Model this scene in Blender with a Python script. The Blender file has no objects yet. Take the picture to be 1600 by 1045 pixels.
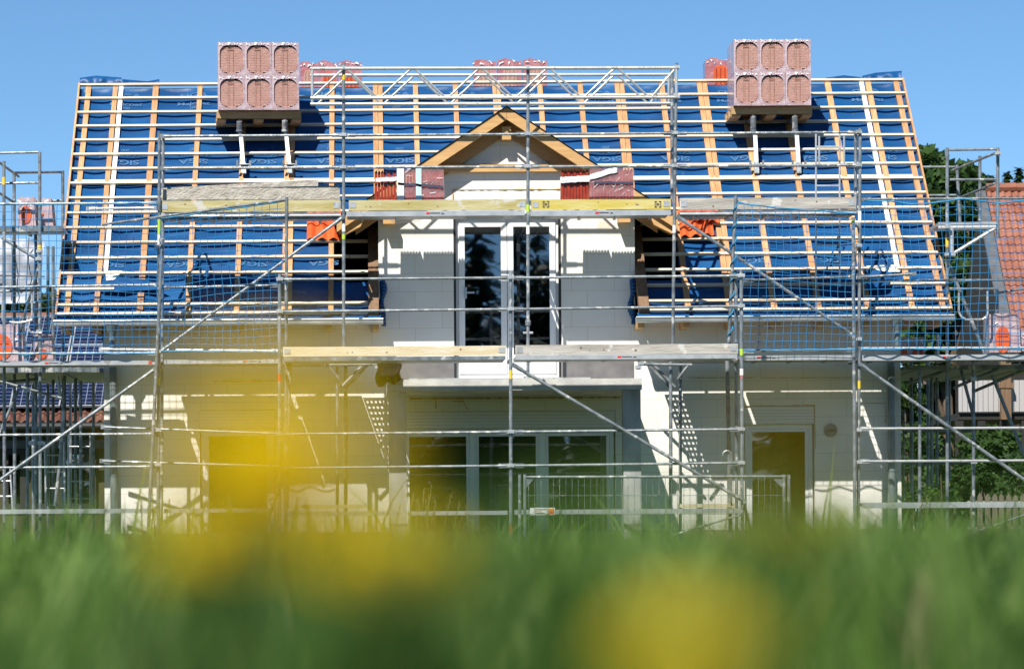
import bpy, math, random
import numpy as np
from mathutils import Vector, Matrix, noise

# ------------------------------------------------------------------ camera, world, sun
F, CX, CY, RHO, ZC = 4950.0, 574.0, 830.0, 0.0066, 0.75     # focal length in photo pixels, foot of the view axis, roll, eye height
sc = bpy.context.scene
cam_d = bpy.data.cameras.new("camera"); cam = bpy.data.objects.new("camera", cam_d)
sc.collection.objects.link(cam); sc.camera = cam
cam_d.sensor_width = 36.0; cam_d.lens = F / 1600 * 36
cam_d.shift_x = (800 - CX) / 1600; cam_d.shift_y = (CY - 522.5) / 1600
cam_d.clip_start = 0.05; cam_d.clip_end = 3000
cam_d.dof.use_dof = True; cam_d.dof.focus_distance = 44.8; cam_d.dof.aperture_fstop = 5.2
cr, sr = math.cos(RHO), math.sin(RHO)
cam.matrix_world = Matrix(((cr, sr, 0, 0), (0, 0, -1, 0), (-sr, cr, 0, ZC), (0, 0, 0, 1)))

SUN = Vector((0.45, 1.0, -1.29)).normalized()                 # the way the light travels
ELEV = math.asin(-SUN.z); AZ = math.atan2(-SUN.x, -SUN.y)     # azimuth from +Y, clockwise
w = bpy.data.worlds.new("World"); sc.world = w; w.use_nodes = True
nt = w.node_tree; nt.nodes.clear()
sky = nt.nodes.new("ShaderNodeTexSky"); sky.sky_type = 'NISHITA'; sky.sun_disc = False
sky.sun_elevation = ELEV; sky.sun_rotation = AZ; sky.altitude = 1500; sky.air_density = 0.7; sky.dust_density = 0.0; sky.ozone_density = 5.0
bg = nt.nodes.new("ShaderNodeBackground"); bg.inputs[1].default_value = 0.088
wo = nt.nodes.new("ShaderNodeOutputWorld")
hs_ = nt.nodes.new('ShaderNodeHueSaturation'); hs_.inputs['Saturation'].default_value = 1.06; hs_.inputs['Hue'].default_value = 0.490; nt.links.new(sky.outputs[0], hs_.inputs['Color']); nt.links.new(hs_.outputs[0], bg.inputs[0]); nt.links.new(bg.outputs[0], wo.inputs[0])
sl = bpy.data.lights.new("sun", 'SUN'); sl.energy = 5.0; sl.angle = math.radians(0.5); sl.color = (1.0, 0.95, 0.86)
so = bpy.data.objects.new("sun", sl); sc.collection.objects.link(so)
so.rotation_euler = SUN.to_track_quat('-Z', 'Y').to_euler(); so.location = (-20, -40, 60)
sc.view_settings.view_transform = 'Standard'; sc.view_settings.look = 'None'
sc.view_settings.exposure = 0.62; sc.view_settings.gamma = 1.0
sc.cycles.use_denoising = True; sc.cycles.max_bounces = 8; sc.cycles.transparent_max_bounces = 24
sc.cycles.caustics_reflective = False; sc.cycles.caustics_refractive = False

rnd = random.Random(7)
def U(a, b): return rnd.uniform(a, b)

# ------------------------------------------------------------------ helpers
def P(px, py, Y):
    """photo pixel (1600 x 1045) at depth Y -> world point"""
    dx, dy = px - CX, CY - py
    return Vector(((dx * cr + dy * sr) * Y / F, Y, ZC + (-dx * sr + dy * cr) * Y / F))
def PX(px, py, Y): return P(px, py, Y).x
def PZ(px, py, Y): return P(px, py, Y).z

BASE = {}
def base_of(o):
    while o.parent is not None: o = o.parent
    return BASE.get(o.name, Vector((0, 0, 0)))

class MB:
    def __init__(s): s.v = []; s.f = []; s.m = []
    def add(s, vs, fs, mi=0):
        n = len(s.v); s.v += [Vector(p) for p in vs]; s.f += [tuple(i + n for i in f) for f in fs]; s.m += [mi] * len(fs); return s
    def hexa(s, p, mi=0):            # 8 corners: bottom 4 (ccw from above), top 4
        return s.add(p, [(3, 2, 1, 0), (4, 5, 6, 7), (0, 1, 5, 4), (1, 2, 6, 5), (2, 3, 7, 6), (3, 0, 4, 7)], mi)
    def box(s, x0, x1, y0, y1, z0, z1, mi=0):
        return s.hexa([(x0, y0, z0), (x1, y0, z0), (x1, y1, z0), (x0, y1, z0), (x0, y0, z1), (x1, y0, z1), (x1, y1, z1), (x0, y1, z1)], mi)
    def obox(s, o, u, v, n, lu, lv, ln, mi=0):   # origin + extents along three directions
        o, u, v, n = Vector(o), Vector(u) * lu, Vector(v) * lv, Vector(n) * ln
        return s.hexa([o, o + u, o + u + v, o + v, o + n, o + u + n, o + u + v + n, o + v + n], mi)
    def tube(s, a, b, r, k=8, mi=0, r2=None, cap=True):
        a, b = Vector(a), Vector(b); d = (b - a)
        if d.length < 1e-6: return s
        d.normalize(); t = Vector((0, 0, 1)) if abs(d.z) < .9 else Vector((1, 0, 0))
        e1 = d.cross(t).normalized(); e2 = d.cross(e1); r2 = r if r2 is None else r2
        vs = [a + (e1 * math.cos(2 * math.pi * i / k) + e2 * math.sin(2 * math.pi * i / k)) * r for i in range(k)]
        vs += [b + (e1 * math.cos(2 * math.pi * i / k) + e2 * math.sin(2 * math.pi * i / k)) * r2 for i in range(k)]
        fs = [(i, (i + 1) % k, k + (i + 1) % k, k + i) for i in range(k)]
        if cap: fs += [tuple(range(k - 1, -1, -1)), tuple(range(k, 2 * k))]
        return s.add(vs, fs, mi)
    def path(s, pts, r, k=6, mi=0):
        for a, b in zip(pts[:-1], pts[1:]): s.tube(a, b, r, k, mi)
        return s
    def prism(s, poly, y0, y1, mi=0):   # polygon in x,z extruded in y
        n = len(poly)
        vs = [(x, y0, z) for x, z in poly] + [(x, y1, z) for x, z in poly]
        fs = [tuple(range(n)), tuple(range(2 * n - 1, n - 1, -1))] + [(i, n + i, n + (i + 1) % n, (i + 1) % n) for i in range(n)]
        return s.add(vs, fs, mi)
    def quad(s, a, b, c, d, mi=0): return s.add([a, b, c, d], [(0, 1, 2, 3)], mi)
    def build(s, name, mats, parent=None, smooth=False):
        me = bpy.data.meshes.new(name)
        off = base_of(parent) if parent is not None else Vector((0, 0, 0))
        me.from_pydata([tuple(p - off) for p in s.v], [], s.f)
        for m in (mats if isinstance(mats, (list, tuple)) else [mats]): me.materials.append(m)
        if any(s.m): me.polygons.foreach_set("material_index", s.m)
        if smooth: me.polygons.foreach_set("use_smooth", [True] * len(me.polygons))
        me.update()
        import bmesh
        if len(me.polygons) < 60000:
            bm = bmesh.new(); bm.from_mesh(me); bmesh.ops.recalc_face_normals(bm, faces=bm.faces); bm.to_mesh(me); bm.free()
        o = bpy.data.objects.new(name, me); sc.collection.objects.link(o)
        if parent is not None: o.parent = parent
        return o

def thing(name, label, cat, loc, group=None):
    o = bpy.data.objects.new(name, None); sc.collection.objects.link(o); o.empty_display_size = .2
    o.location = loc; o['label'] = label; o['category'] = cat
    if group: o['group'] = group
    BASE[o.name] = Vector(loc); return o
def tag(o, label, cat, group=None):
    o['label'] = label; o['category'] = cat
    if group: o['group'] = group
    return o
def kind(o, k): o['kind'] = k; return o
def copy_tree(o, parent=None):
    c = o.copy(); sc.collection.objects.link(c)
    if parent is not None: c.parent = parent
    for ch in list(o.children): copy_tree(ch, c)
    return c

# ------------------------------------------------------------------ materials
def mat(name, col, rough=.6, metal=0.0, var=None, scale=6.0, stretch=(1, 1, 1), bump=0.0, bscale=None, spec=.5, coat=0.0, rand=0.0, alpha=1.0, detail=4.0, lo=.35, hi=.65):
    m = bpy.data.materials.new(name); m.use_nodes = True; n = m.node_tree.nodes; l = m.node_tree.links
    b = n["Principled BSDF"]; b.inputs["Roughness"].default_value = rough; b.inputs["Metallic"].default_value = metal
    b.inputs["Specular IOR Level"].default_value = spec; b.inputs["Coat Weight"].default_value = coat; b.inputs["Alpha"].default_value = alpha
    b.inputs["Base Color"].default_value = (*col, 1)
    tc = n.new("ShaderNodeTexCoord"); mp = n.new("ShaderNodeMapping"); mp.inputs["Scale"].default_value = stretch
    l.new(tc.outputs["Object"], mp.inputs[0])
    out = None
    if var is not None:
        nz = n.new("ShaderNodeTexNoise"); nz.inputs["Scale"].default_value = scale; nz.inputs["Detail"].default_value = detail
        l.new(mp.outputs[0], nz.inputs["Vector"])
        if rand:
            oi = n.new("ShaderNodeObjectInfo"); ad = n.new("ShaderNodeVectorMath"); ad.operation = 'SCALE'; ad.inputs[0].default_value = (37, 11, 23)
            l.new(oi.outputs["Random"], ad.inputs["Scale"]); a2 = n.new("ShaderNodeVectorMath"); l.new(mp.outputs[0], a2.inputs[0]); l.new(ad.outputs[0], a2.inputs[1])
            l.new(a2.outputs[0], nz.inputs["Vector"])
        rp = n.new("ShaderNodeValToRGB"); rp.color_ramp.elements[0].position = lo; rp.color_ramp.elements[1].position = hi
        rp.color_ramp.elements[0].color = (*col, 1); rp.color_ramp.elements[1].color = (*var, 1)
        l.new(nz.outputs["Fac"], rp.inputs[0]); out = rp.outputs[0]
        if rand:
            hs = n.new("ShaderNodeHueSaturation"); mr = n.new("ShaderNodeMapRange"); mr.inputs[3].default_value = 1 - rand; mr.inputs[4].default_value = 1 + rand
            l.new(oi.outputs["Random"], mr.inputs[0]); l.new(mr.outputs[0], hs.inputs["Value"]); l.new(out, hs.inputs["Color"]); out = hs.outputs[0]
        l.new(out, b.inputs["Base Color"])
    if bump:
        n2 = n.new("ShaderNodeTexNoise"); n2.inputs["Scale"].default_value = bscale or scale; n2.inputs["Detail"].default_value = 5
        l.new(mp.outputs[0], n2.inputs["Vector"]); bp = n.new("ShaderNodeBump"); bp.inputs["Strength"].default_value = bump; bp.inputs["Distance"].default_value = .02
        l.new(n2.outputs["Fac"], bp.inputs["Height"]); l.new(bp.outputs[0], b.inputs["Normal"])
    return m

M = {}
M['steel'] = mat("galvanised_steel", (.13, .155, .175), .42, .4, (.29, .315, .34), 9, (1, 1, 1), .15, 40, rand=.12)
M['steel_dark'] = mat("dull_steel", (.10, .115, .125), .5, .3, (.26, .28, .29), 8, rand=.15)
M['alu'] = mat("aluminium", (.42, .44, .46), .33, .4, (.58, .59, .60), 5, (1, 1, 1), .1, 30)
M['deck'] = mat("deck_steel", (.30, .31, .32), .5, .4, (.45, .45, .44), 4, (1, 4, 1))
M['batten'] = mat("fresh_spruce", (.60, .48, .34), .7, 0, (.74, .63, .49), 5, (.4, 6, 6), .25, 20, rand=.10)
M['counter'] = mat("rafter_batten", (.42, .205, .085), .7, 0, (.53, .305, .15), 7, (5, .6, .6), .25, 20, rand=.16)
M['glulam'] = mat("glued_timber", (.50, .285, .11), .6, 0, (.60, .37, .16), 4, (.5, 5, 5), .1, 20)
M['rafter_shaded'] = mat("shaded_rafter_timber", (.36, .21, .085), .65, 0, (.44, .27, .12), 4, (.5, 5, 5), .1, 20)  # darker copy of the glued timber; the bargeboard's shade is in the colour
M['brown_board'] = mat("brown_board", (.15, .085, .045), .7, 0, (.21, .125, .07), 5, (4, 4, .5), .2)
M['wall_wood'] = mat("weathered_wood", (.30, .27, .25), .8, 0, (.48, .44, .41), 5, (.6, 6, 6), .3, 20)
M['toe_yellow'] = mat("yellow_painted_board", (.50, .40, .07), .65, 0, (.58, .52, .26), 4, (.5, 3, 3), .2, 20, lo=.42, hi=.75)
M['toe_worn'] = mat("worn_yellow_board", (.36, .30, .10), .75, 0, (.48, .43, .24), 4, (.5, 3, 3), .3, 20)
M['toe_pale'] = mat("pale_board", (.56, .46, .29), .75, 0, (.68, .61, .48), 4, (.5, 3, 3), .3, 20)
M['toe_grey'] = mat("grey_weathered_board", (.30, .28, .25), .85, 0, (.47, .44, .40), 4, (.4, 4, 4), .4, 20)
M['cement_board'] = mat("cement_crusted_board", (.33, .30, .26), .95, 0, (.47, .44, .39), 14, (.6, 1, 1), .7, 45)
M['membrane'] = mat("blue_underlay", (.003, .045, .15), .45, 0, (.006, .078, .23), 1.6, (.6, 1.6, 1.6), .5, 5, spec=.3, detail=6)
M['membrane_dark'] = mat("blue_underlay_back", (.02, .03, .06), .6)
M['print'] = mat("pale_print", (.035, .12, .27), .6)
M['tape'] = mat("white_tape", (.78, .78, .76), .5, 0, (.86, .86, .84), 3)
M['white_frame'] = mat("white_frame", (.80, .81, .82), .35, 0, (.84, .84, .84), 2)
M['black_seal'] = mat("black_seal", (.012, .012, .013), .6)
M['concrete'] = mat("concrete", (.40, .40, .40), .85, 0, (.55, .55, .53), 3.5, (1, 1, 1), .3, 25)
M['column'] = mat("column_concrete", (.27, .275, .28), .85, 0, (.42, .42, .41), 2.5, (2, 2, .7), .3, 25)
M['bitumen'] = mat("dark_coating", (.12, .115, .12), .8, 0, (.17, .165, .165), 6)
M['plinth'] = mat("brown_plinth", (.16, .11, .06), .9, 0, (.22, .16, .10), 5)
M['zinc'] = mat("zinc_gutter", (.55, .58, .60), .33, .55, (.70, .72, .73), 6, (1, 1, 1), .1)
M['zinc_dark'] = mat("downpipe_zinc", (.13, .17, .18), .4, .3, (.20, .24, .25), 4)
M['foam'] = mat("yellow_foam", (.55, .34, .08), .8, 0, (.40, .22, .06), 12)
M['void'] = mat("dark_room", (.035, .033, .03), .9)  # near-black colour stands in for the lack of light in the rooms
M['shutter'] = None
M['tile'] = mat("red_clay_tile", (.56, .085, .02), .42, 0, (.66, .13, .035), 5, (1, 1, 1), .15, 30, spec=.4)
M['tile_deep'] = mat("deep_red_tile", (.26, .022, .009), .42, 0, (.36, .04, .014), 8, (1, 1, 1), .1)
M['tile_pink'] = mat("raw_tile_back", (.43, .225, .185), .85, 0, (.55, .335, .29), 9, (2, 2, 16), .6, 14)
M['tile_groove'] = mat("tile_groove", (.30, .15, .11), .9, 0, (.36, .19, .14), 9)
M['wrap'] = mat("cloudy_wrap", (.40, .27, .29), .22, 0, (.52, .41, .43), 9, (1, 1, 1), .5, 14, coat=.5)
M['wrap_clear'] = mat("clear_wrap", (.70, .58, .60), .14, 0, (.85, .78, .80), 7, (1, 1, 1), 1.0, 9, spec=.8, alpha=.26)
M['wrap_tint'] = mat("mauve_wrap", (.52, .30, .33), .12, 0, (.66, .42, .45), 8, (1, 1, 1), 1.0, 10, spec=.8, alpha=.34)
M['wrap_white'] = mat("crumpled_white_film", (.82, .82, .84), .25, 0, (.66, .68, .74), 14, (1, 1, 1), .8, 24, spec=.7)
M['label_white'] = mat("white_label", (.80, .78, .78), .5)
M['label_blue'] = mat("pale_blue_label", (.50, .68, .78), .4)
M['strap'] = mat("dark_strap", (.05, .05, .09), .5)
M['pallet'] = mat("pallet_wood", (.36, .22, .10), .8, 0, (.46, .30, .15), 5, (.5, 4, 4), .3)
M['net'] = mat("blue_net", (.018, .20, .48), .5, 0, (.04, .27, .55), 2)
M['rope'] = mat("teal_rope", (.02, .22, .40), .6)
M['red'] = mat("red_sticker", (.55, .03, .03), .5)
M['yellow'] = mat("yellow_sticker", (.72, .50, .04), .5)
M['lime'] = mat("lime_sticker", (.42, .60, .06), .5)
M['white'] = mat("white_sticker", (.80, .80, .80), .5)
M['ink'] = mat("dark_ink", (.05, .05, .055), .6)
M['orange'] = mat("orange_sticker", (.70, .25, .04), .5)
M['tarp_black'] = mat("black_tarp", (.006, .006, .007), .8, spec=.15)
M['pale_sheet'] = mat("pale_translucent_sheet", (.36, .39, .46), .5, 0, (.50, .53, .60), 1.2, (1, 1, .4), .5, 3)
M['old_tile'] = mat("weathered_red_tile", (.20, .062, .034), .85, 0, (.31, .13, .085), 2.2, (1, 1, 1), .3, 12, lo=.3, hi=.7)
M['shaded_brown_tile'] = mat("shaded_brown_tile", (.11, .042, .028), .7, 0, (.17, .075, .05), 3, bump=.2)  # left neighbour's tiles, darkened in colour for the shade on that house
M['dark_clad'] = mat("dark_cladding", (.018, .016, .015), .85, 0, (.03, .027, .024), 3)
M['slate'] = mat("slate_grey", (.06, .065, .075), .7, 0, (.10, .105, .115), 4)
M['shaded_wall'] = mat("shaded_olive_render", (.055, .05, .022), .9)  # olive wall of the left neighbour, shade mixed into the colour
M['old_picket'] = mat("old_picket_wood", (.10, .085, .06), .9, 0, (.17, .15, .11), 5, (4, 4, .6), .3)
M['bark'] = mat("bark", (.09, .06, .04), .9, 0, (.14, .10, .07), 6, (3, 3, .6), .5)

def splash(m, col, scale, thr):
    """dried cement splashes over a material"""
    n = m.node_tree.nodes; l = m.node_tree.links; b = n["Principled BSDF"]; src = b.inputs["Base Color"].links[0].from_socket
    tc = n.new("ShaderNodeTexCoord"); z = n.new("ShaderNodeTexNoise"); z.inputs["Scale"].default_value = scale; z.inputs["Detail"].default_value = 6; l.new(tc.outputs["Object"], z.inputs[0])
    r = n.new("ShaderNodeValToRGB"); r.color_ramp.elements[0].position = thr; r.color_ramp.elements[1].position = thr + .04; l.new(z.outputs[0], r.inputs[0])
    x = n.new("ShaderNodeMix"); x.data_type = 'RGBA'; l.new(r.outputs[0], x.inputs[0]); l.new(src, x.inputs[6]); x.inputs[7].default_value = (*col, 1); l.new(x.outputs[2], b.inputs["Base Color"])
splash(M['steel'], (.56, .55, .53), 7, .60); splash(M['alu'], (.38, .37, .35), 5, .62); splash(M['toe_grey'], (.55, .53, .50), 5, .62); splash(M['toe_worn'], (.50, .48, .42), 4, .6); splash(M['membrane'], (.05, .10, .17), 2.6, .68)
def brick_wall_mat():
    m = bpy.data.materials.new("aerated_concrete_blocks"); m.use_nodes = True; n = m.node_tree.nodes; l = m.node_tree.links
    b = n["Principled BSDF"]; b.inputs["Roughness"].default_value = .9; b.inputs["Specular IOR Level"].default_value = .2
    tc = n.new("ShaderNodeTexCoord"); sp = n.new("ShaderNodeSeparateXYZ"); cb = n.new("ShaderNodeCombineXYZ")
    l.new(tc.outputs["Object"], sp.inputs[0]); l.new(sp.outputs[0], cb.inputs[0]); l.new(sp.outputs[2], cb.inputs[1]); l.new(sp.outputs[1], cb.inputs[2])
    br = n.new("ShaderNodeTexBrick"); l.new(cb.outputs[0], br.inputs[0]); br.offset = .37; br.squash = 1.0
    br.inputs["Scale"].default_value = 1.0; br.inputs["Brick Width"].default_value = .62; br.inputs["Row Height"].default_value = .262
    br.inputs["Mortar Size"].default_value = .0035; br.inputs["Mortar Smooth"].default_value = .2; br.inputs["Bias"].default_value = -.15
    br.inputs["Color1"].default_value = (.83, .82, .79, 1); br.inputs["Color2"].default_value = (.80, .79, .76, 1); br.inputs["Mortar"].default_value = (.60, .58, .53, 1)
    nz = n.new("ShaderNodeTexNoise"); nz.inputs["Scale"].default_value = .8; nz.inputs["Detail"].default_value = 6; l.new(cb.outputs[0], nz.inputs[0])
    rp = n.new("ShaderNodeValToRGB"); rp.color_ramp.elements[0].position = .3; rp.color_ramp.elements[0].color = (.86, .84, .79, 1); rp.color_ramp.elements[1].position = .7; rp.color_ramp.elements[1].color = (1, 1, 1, 1)
    l.new(nz.outputs[0], rp.inputs[0]); mx = n.new("ShaderNodeMix"); mx.data_type = 'RGBA'; mx.blend_type = 'MULTIPLY'; mx.inputs[0].default_value = 1
    l.new(br.outputs["Color"], mx.inputs[6]); l.new(rp.outputs[0], mx.inputs[7]); l.new(mx.outputs[2], b.inputs["Base Color"])
    n2 = n.new("ShaderNodeTexNoise"); n2.inputs["Scale"].default_value = 60; l.new(tc.outputs["Object"], n2.inputs[0])
    bp = n.new("ShaderNodeBump"); bp.inputs["Strength"].default_value = .15; bp.inputs["Distance"].default_value = .01; l.new(n2.outputs[0], bp.inputs["Height"]); l.new(bp.outputs[0], b.inputs["Normal"])
    return m
M['block'] = brick_wall_mat(); splash(M['block'], (.66, .60, .49), 1.7, .66)

def lines_mat(name, c1, c2, axis, freq, width, rough=.6):
    """plain colour crossed by thin lines along one axis (object space)"""
    m = bpy.data.materials.new(name); m.use_nodes = True; n = m.node_tree.nodes; l = m.node_tree.links
    b = n["Principled BSDF"]; b.inputs["Roughness"].default_value = rough
    tc = n.new("ShaderNodeTexCoord"); sp = n.new("ShaderNodeSeparateXYZ"); l.new(tc.outputs["Object"], sp.inputs[0])
    mu = n.new("ShaderNodeMath"); mu.operation = 'MULTIPLY'; mu.inputs[1].default_value = freq; l.new(sp.outputs[axis], mu.inputs[0])
    fr = n.new("ShaderNodeMath"); fr.operation = 'FRACT'; l.new(mu.outputs[0], fr.inputs[0])
    lt = n.new("ShaderNodeMath"); lt.operation = 'LESS_THAN'; lt.inputs[1].default_value = width; l.new(fr.outputs[0], lt.inputs[0])
    mx = n.new("ShaderNodeMix"); mx.data_type = 'RGBA'; l.new(lt.outputs[0], mx.inputs[0]); mx.inputs[6].default_value = (*c1, 1); mx.inputs[7].default_value = (*c2, 1)
    l.new(mx.outputs[2], b.inputs["Base Color"]); return m
M['shutter'] = lines_mat("shutter_slats", (.72, .72, .70), (.40, .40, .39), 2, 22, .12)
M['grey_boards'] = lines_mat("grey_vertical_boards", (.42, .40, .40), (.16, .15, .15), 0, 9, .12)

def solar_mat():
    m = bpy.data.materials.new("solar_cells"); m.use_nodes = True; n = m.node_tree.nodes; l = m.node_tree.links
    b = n["Principled BSDF"]; b.inputs["Roughness"].default_value = .12
    tc = n.new("ShaderNodeTexCoord"); br = n.new("ShaderNodeTexBrick"); br.offset = 0
    l.new(tc.outputs["Object"], br.inputs[0]); br.inputs["Scale"].default_value = 1; br.inputs["Brick Width"].default_value = .165; br.inputs["Row Height"].default_value = .165
    br.inputs["Mortar Size"].default_value = .006; br.inputs["Color1"].default_value = (.006, .011, .038, 1); br.inputs["Color2"].default_value = (.009, .015, .05, 1); br.inputs["Mortar"].default_value = (.22, .25, .32, 1)
    l.new(br.outputs[0], b.inputs["Base Color"]); return m
M['solar'] = solar_mat()

def glass_mat():
    m = bpy.data.materials.new("window_glass"); m.use_nodes = True; n = m.node_tree.nodes; l = m.node_tree.links
    for x in list(n): n.remove(x)
    o = n.new("ShaderNodeOutputMaterial"); g = n.new("ShaderNodeBsdfGlossy"); g.inputs["Roughness"].default_value = .015; g.inputs["Color"].default_value = (.85, .9, 1, 1)
    t = n.new("ShaderNodeBsdfTransparent"); t.inputs[0].default_value = (.45, .48, .47, 1); mx = n.new("ShaderNodeMixShader"); mx.inputs[0].default_value = .20
    nz = n.new("ShaderNodeTexNoise"); nz.inputs["Scale"].default_value = 1.4; bp = n.new("ShaderNodeBump"); bp.inputs["Strength"].default_value = .04; bp.inputs["Distance"].default_value = .02
    tc = n.new("ShaderNodeTexCoord"); l.new(tc.outputs["Object"], nz.inputs[0]); l.new(nz.outputs[0], bp.inputs["Height"]); l.new(bp.outputs[0], g.inputs["Normal"])
    l.new(t.outputs[0], mx.inputs[1]); l.new(g.outputs[0], mx.inputs[2]); l.new(mx.outputs[0], o.inputs[0]); return m
M['glass'] = glass_mat()

def leaf_mat(name, col, var, tr=.35):
    m = mat(name, col, .55, 0, var, .7, detail=3, spec=.3); n = m.node_tree.nodes; l = m.node_tree.links
    b = n["Principled BSDF"]; out = n["Material Output"]; t = n.new("ShaderNodeBsdfTranslucent"); mx = n.new("ShaderNodeMixShader"); mx.inputs[0].default_value = tr
    src = b.inputs["Base Color"].links[0].from_socket; l.new(src, t.inputs[0]); l.new(b.outputs[0], mx.inputs[1]); l.new(t.outputs[0], mx.inputs[2]); l.new(mx.outputs[0], out.inputs[0]); return m
M['grass1'] = leaf_mat("grass_green", (.082, .165, .020), (.155, .265, .042))
M['grass2'] = leaf_mat("grass_deep", (.038, .098, .016), (.072, .15, .026))
M['grass3'] = leaf_mat("grass_straw", (.20, .18, .08), (.28, .25, .12))
M['grass4'] = leaf_mat("grass_light", (.18, .30, .06), (.28, .40, .12))
M['grass5'] = leaf_mat("grass_shade", (.014, .05, .012), (.03, .08, .018))
M['leaf_dark'] = leaf_mat("dark_leaf", (.022, .055, .014), (.045, .09, .02), .25)
M['leaf_mid'] = leaf_mat("mid_leaf", (.04, .09, .018), (.075, .14, .028), .3)
M['leaf_con'] = leaf_mat("needle", (.014, .035, .016), (.028, .058, .022), .15)
M['petal'] = leaf_mat("dandelion_petal", (.90, .72, .006), (.95, .80, .01), .45)
M['sepal'] = leaf_mat("dandelion_green", (.07, .14, .03), (.1, .18, .04), .3)
M['soil'] = mat("ground", (.05, .075, .02), .95, 0, (.10, .11, .04), 1.5, bump=.5, bscale=9)

# ------------------------------------------------------------------ the house: frame of reference
YE, YW, YR = 45.0, 45.6, 48.93
ZE, ZR = ZC + 3.055, ZC + 6.88
XL, XR = -4.385, 8.297
SL = math.hypot(YR - YE, ZR - ZE); ca, sa = (YR - YE) / SL, (ZR - ZE) / SL
DN, NR = Vector((0, -ca, -sa)), Vector((0, -sa, ca))
def R(x, s, o=0.0): return Vector((x, YR, ZR)) + DN * s + NR * o
WXL, WXR = PX(163, 700, YW), PX(1408, 700, YW)
DC, DH, DTOP, DSL, DEH = 2.03, 1.845, ZC + 6.045, .655, 2.42     # dormer: centre, half width, ridge, slope, eave half width
DXL, DXR = DC - DH, DC + DH

house = thing("house", "unfinished white block house with blue underlay and bare battens on its roof", "house", (1.95, YW, 0))

# front wall with openings
doorL, doorR = PX(709, 460, YW), PX(877, 460, YW)
doorT, doorB = PZ(793, 337, YW), PZ(793, 590, YW)
gwL, gwR, gwT = PX(626, 700, YW), PX(962, 700, YW), PZ(793, 642, YW)
ldL, ldR, ldT = PX(312, 700, YW), PX(430, 700, YW), PZ(370, 641, YW)
rdL, rdR, rdT = PX(1163, 700, YW), PX(1273, 700, YW), PZ(1218, 634, YW)
def wall_cells(mb, x0, x1, z0, z1, holes, y, t):
    xs = sorted({x0, x1, *[h[0] for h in holes], *[h[1] for h in holes]}); zs = sorted({z0, z1, *[h[2] for h in holes], *[h[3] for h in holes]})
    xs = [x for x in xs if x0 <= x <= x1]; zs = [z for z in zs if z0 <= z <= z1]
    for a, b in zip(xs[:-1], xs[1:]):
        for c, d in zip(zs[:-1], zs[1:]):
            mx, mz = (a + b) / 2, (c + d) / 2
            if any(h[0] < mx < h[1] and h[2] < mz < h[3] for h in holes): continue
            mb.quad((a, y, c), (b, y, c), (b, y, d), (a, y, d)); mb.quad((a, y + t, c), (a, y + t, d), (b, y + t, d), (b, y + t, c))
    for h in holes:
        a, b, c, d = h[0], h[1], max(h[2], z0), min(h[3], z1)
        if d <= c: continue
        mb.quad((a, y, c), (a, y + t, c), (a, y + t, d), (a, y, d)); mb.quad((b, y, c), (b, y, d), (b, y + t, d), (b, y + t, c))
        if h[3] <= z1: mb.quad((a, y, d), (a, y + t, d), (b, y + t, d), (b, y, d))
        if h[2] >= z0: mb.quad((a, y, c), (b, y, c), (b, y + t, c), (a, y + t, c))
fw = MB()
ZT = ZE - .06
gholes = [(gwL, gwR, .32, gwT), (ldL, ldR, .32, ldT), (rdL, rdR, .32, rdT)]
wall_cells(fw, WXL, WXR, 0, doorB - .02, gholes, YW, .36)
wall_cells(fw, WXL, WXR, doorB - .02, ZT, [(doorL, doorR, doorB, doorT + 9)], YW, .36)
wall_cells(fw, DXL, DXR, ZT, doorT + .02, [(doorL, doorR, 0, doorT)], YW, .36)
zs_ = lambda x: DTOP - .19 - DSL * abs(x - DC)
for y in (YW, YW + .36):
    fw.add([(DXL, y, doorT + .02), (DXR, y, doorT + .02), (DXR, y, zs_(DXR)), (DC, y, zs_(DC)), (DXL, y, zs_(DXL))], [(0, 1, 2, 3, 4)])
fw.build("front_wall", M['block'], house)
gw = MB()
for xx, dx in ((WXL, .3), (WXR - .3, .3)):
    pts = [(YW + .361, 0), (2 * YR - YW, 0), (2 * YR - YW, ZE - .1), (YR, ZR - .22), (YW + .361, ZE + .25)]
    n = len(pts); vs = [(xx, a, b) for a, b in pts] + [(xx + dx, a, b) for a, b in pts]
    gw.add(vs, [tuple(range(n)), tuple(range(2 * n - 1, n - 1, -1))] + [(i, n + i, n + (i + 1) % n, (i + 1) % n) for i in range(n)])
gw.box(WXL + .3, WXR - .3, 2 * YR - YW - .3, 2 * YR - YW, 0, ZE - .1)
gw.build("gable_wall", M['block'], house)
MB().box(WXL - .01, WXR + .01, YW - .012, YW - .002, 0, PZ(250, 833, YW)).build("plinth", M['plinth'], house)
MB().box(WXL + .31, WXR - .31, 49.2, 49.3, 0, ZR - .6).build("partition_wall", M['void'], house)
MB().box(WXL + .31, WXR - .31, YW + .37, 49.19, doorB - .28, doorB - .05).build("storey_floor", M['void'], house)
for xa_, xb_ in ((DXL + .02, doorL - .003), (doorR + .003, DXR - .02)): MB().box(xa_, xb_, YW - .006, YW - .0015, PZ(793, 592, YW) - .1, PZ(793, 559, YW)).build("base_coating", M['bitumen'], house)
# dormer cheeks
ck = MB()
for x in (DXL, DXR - .2): ck.box(x, x + .2, YW + .362, 47.2, ZE - .2, zs_(DXL) - .02)
ck.build("dormer_cheek", M['bitumen'], house)

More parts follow.
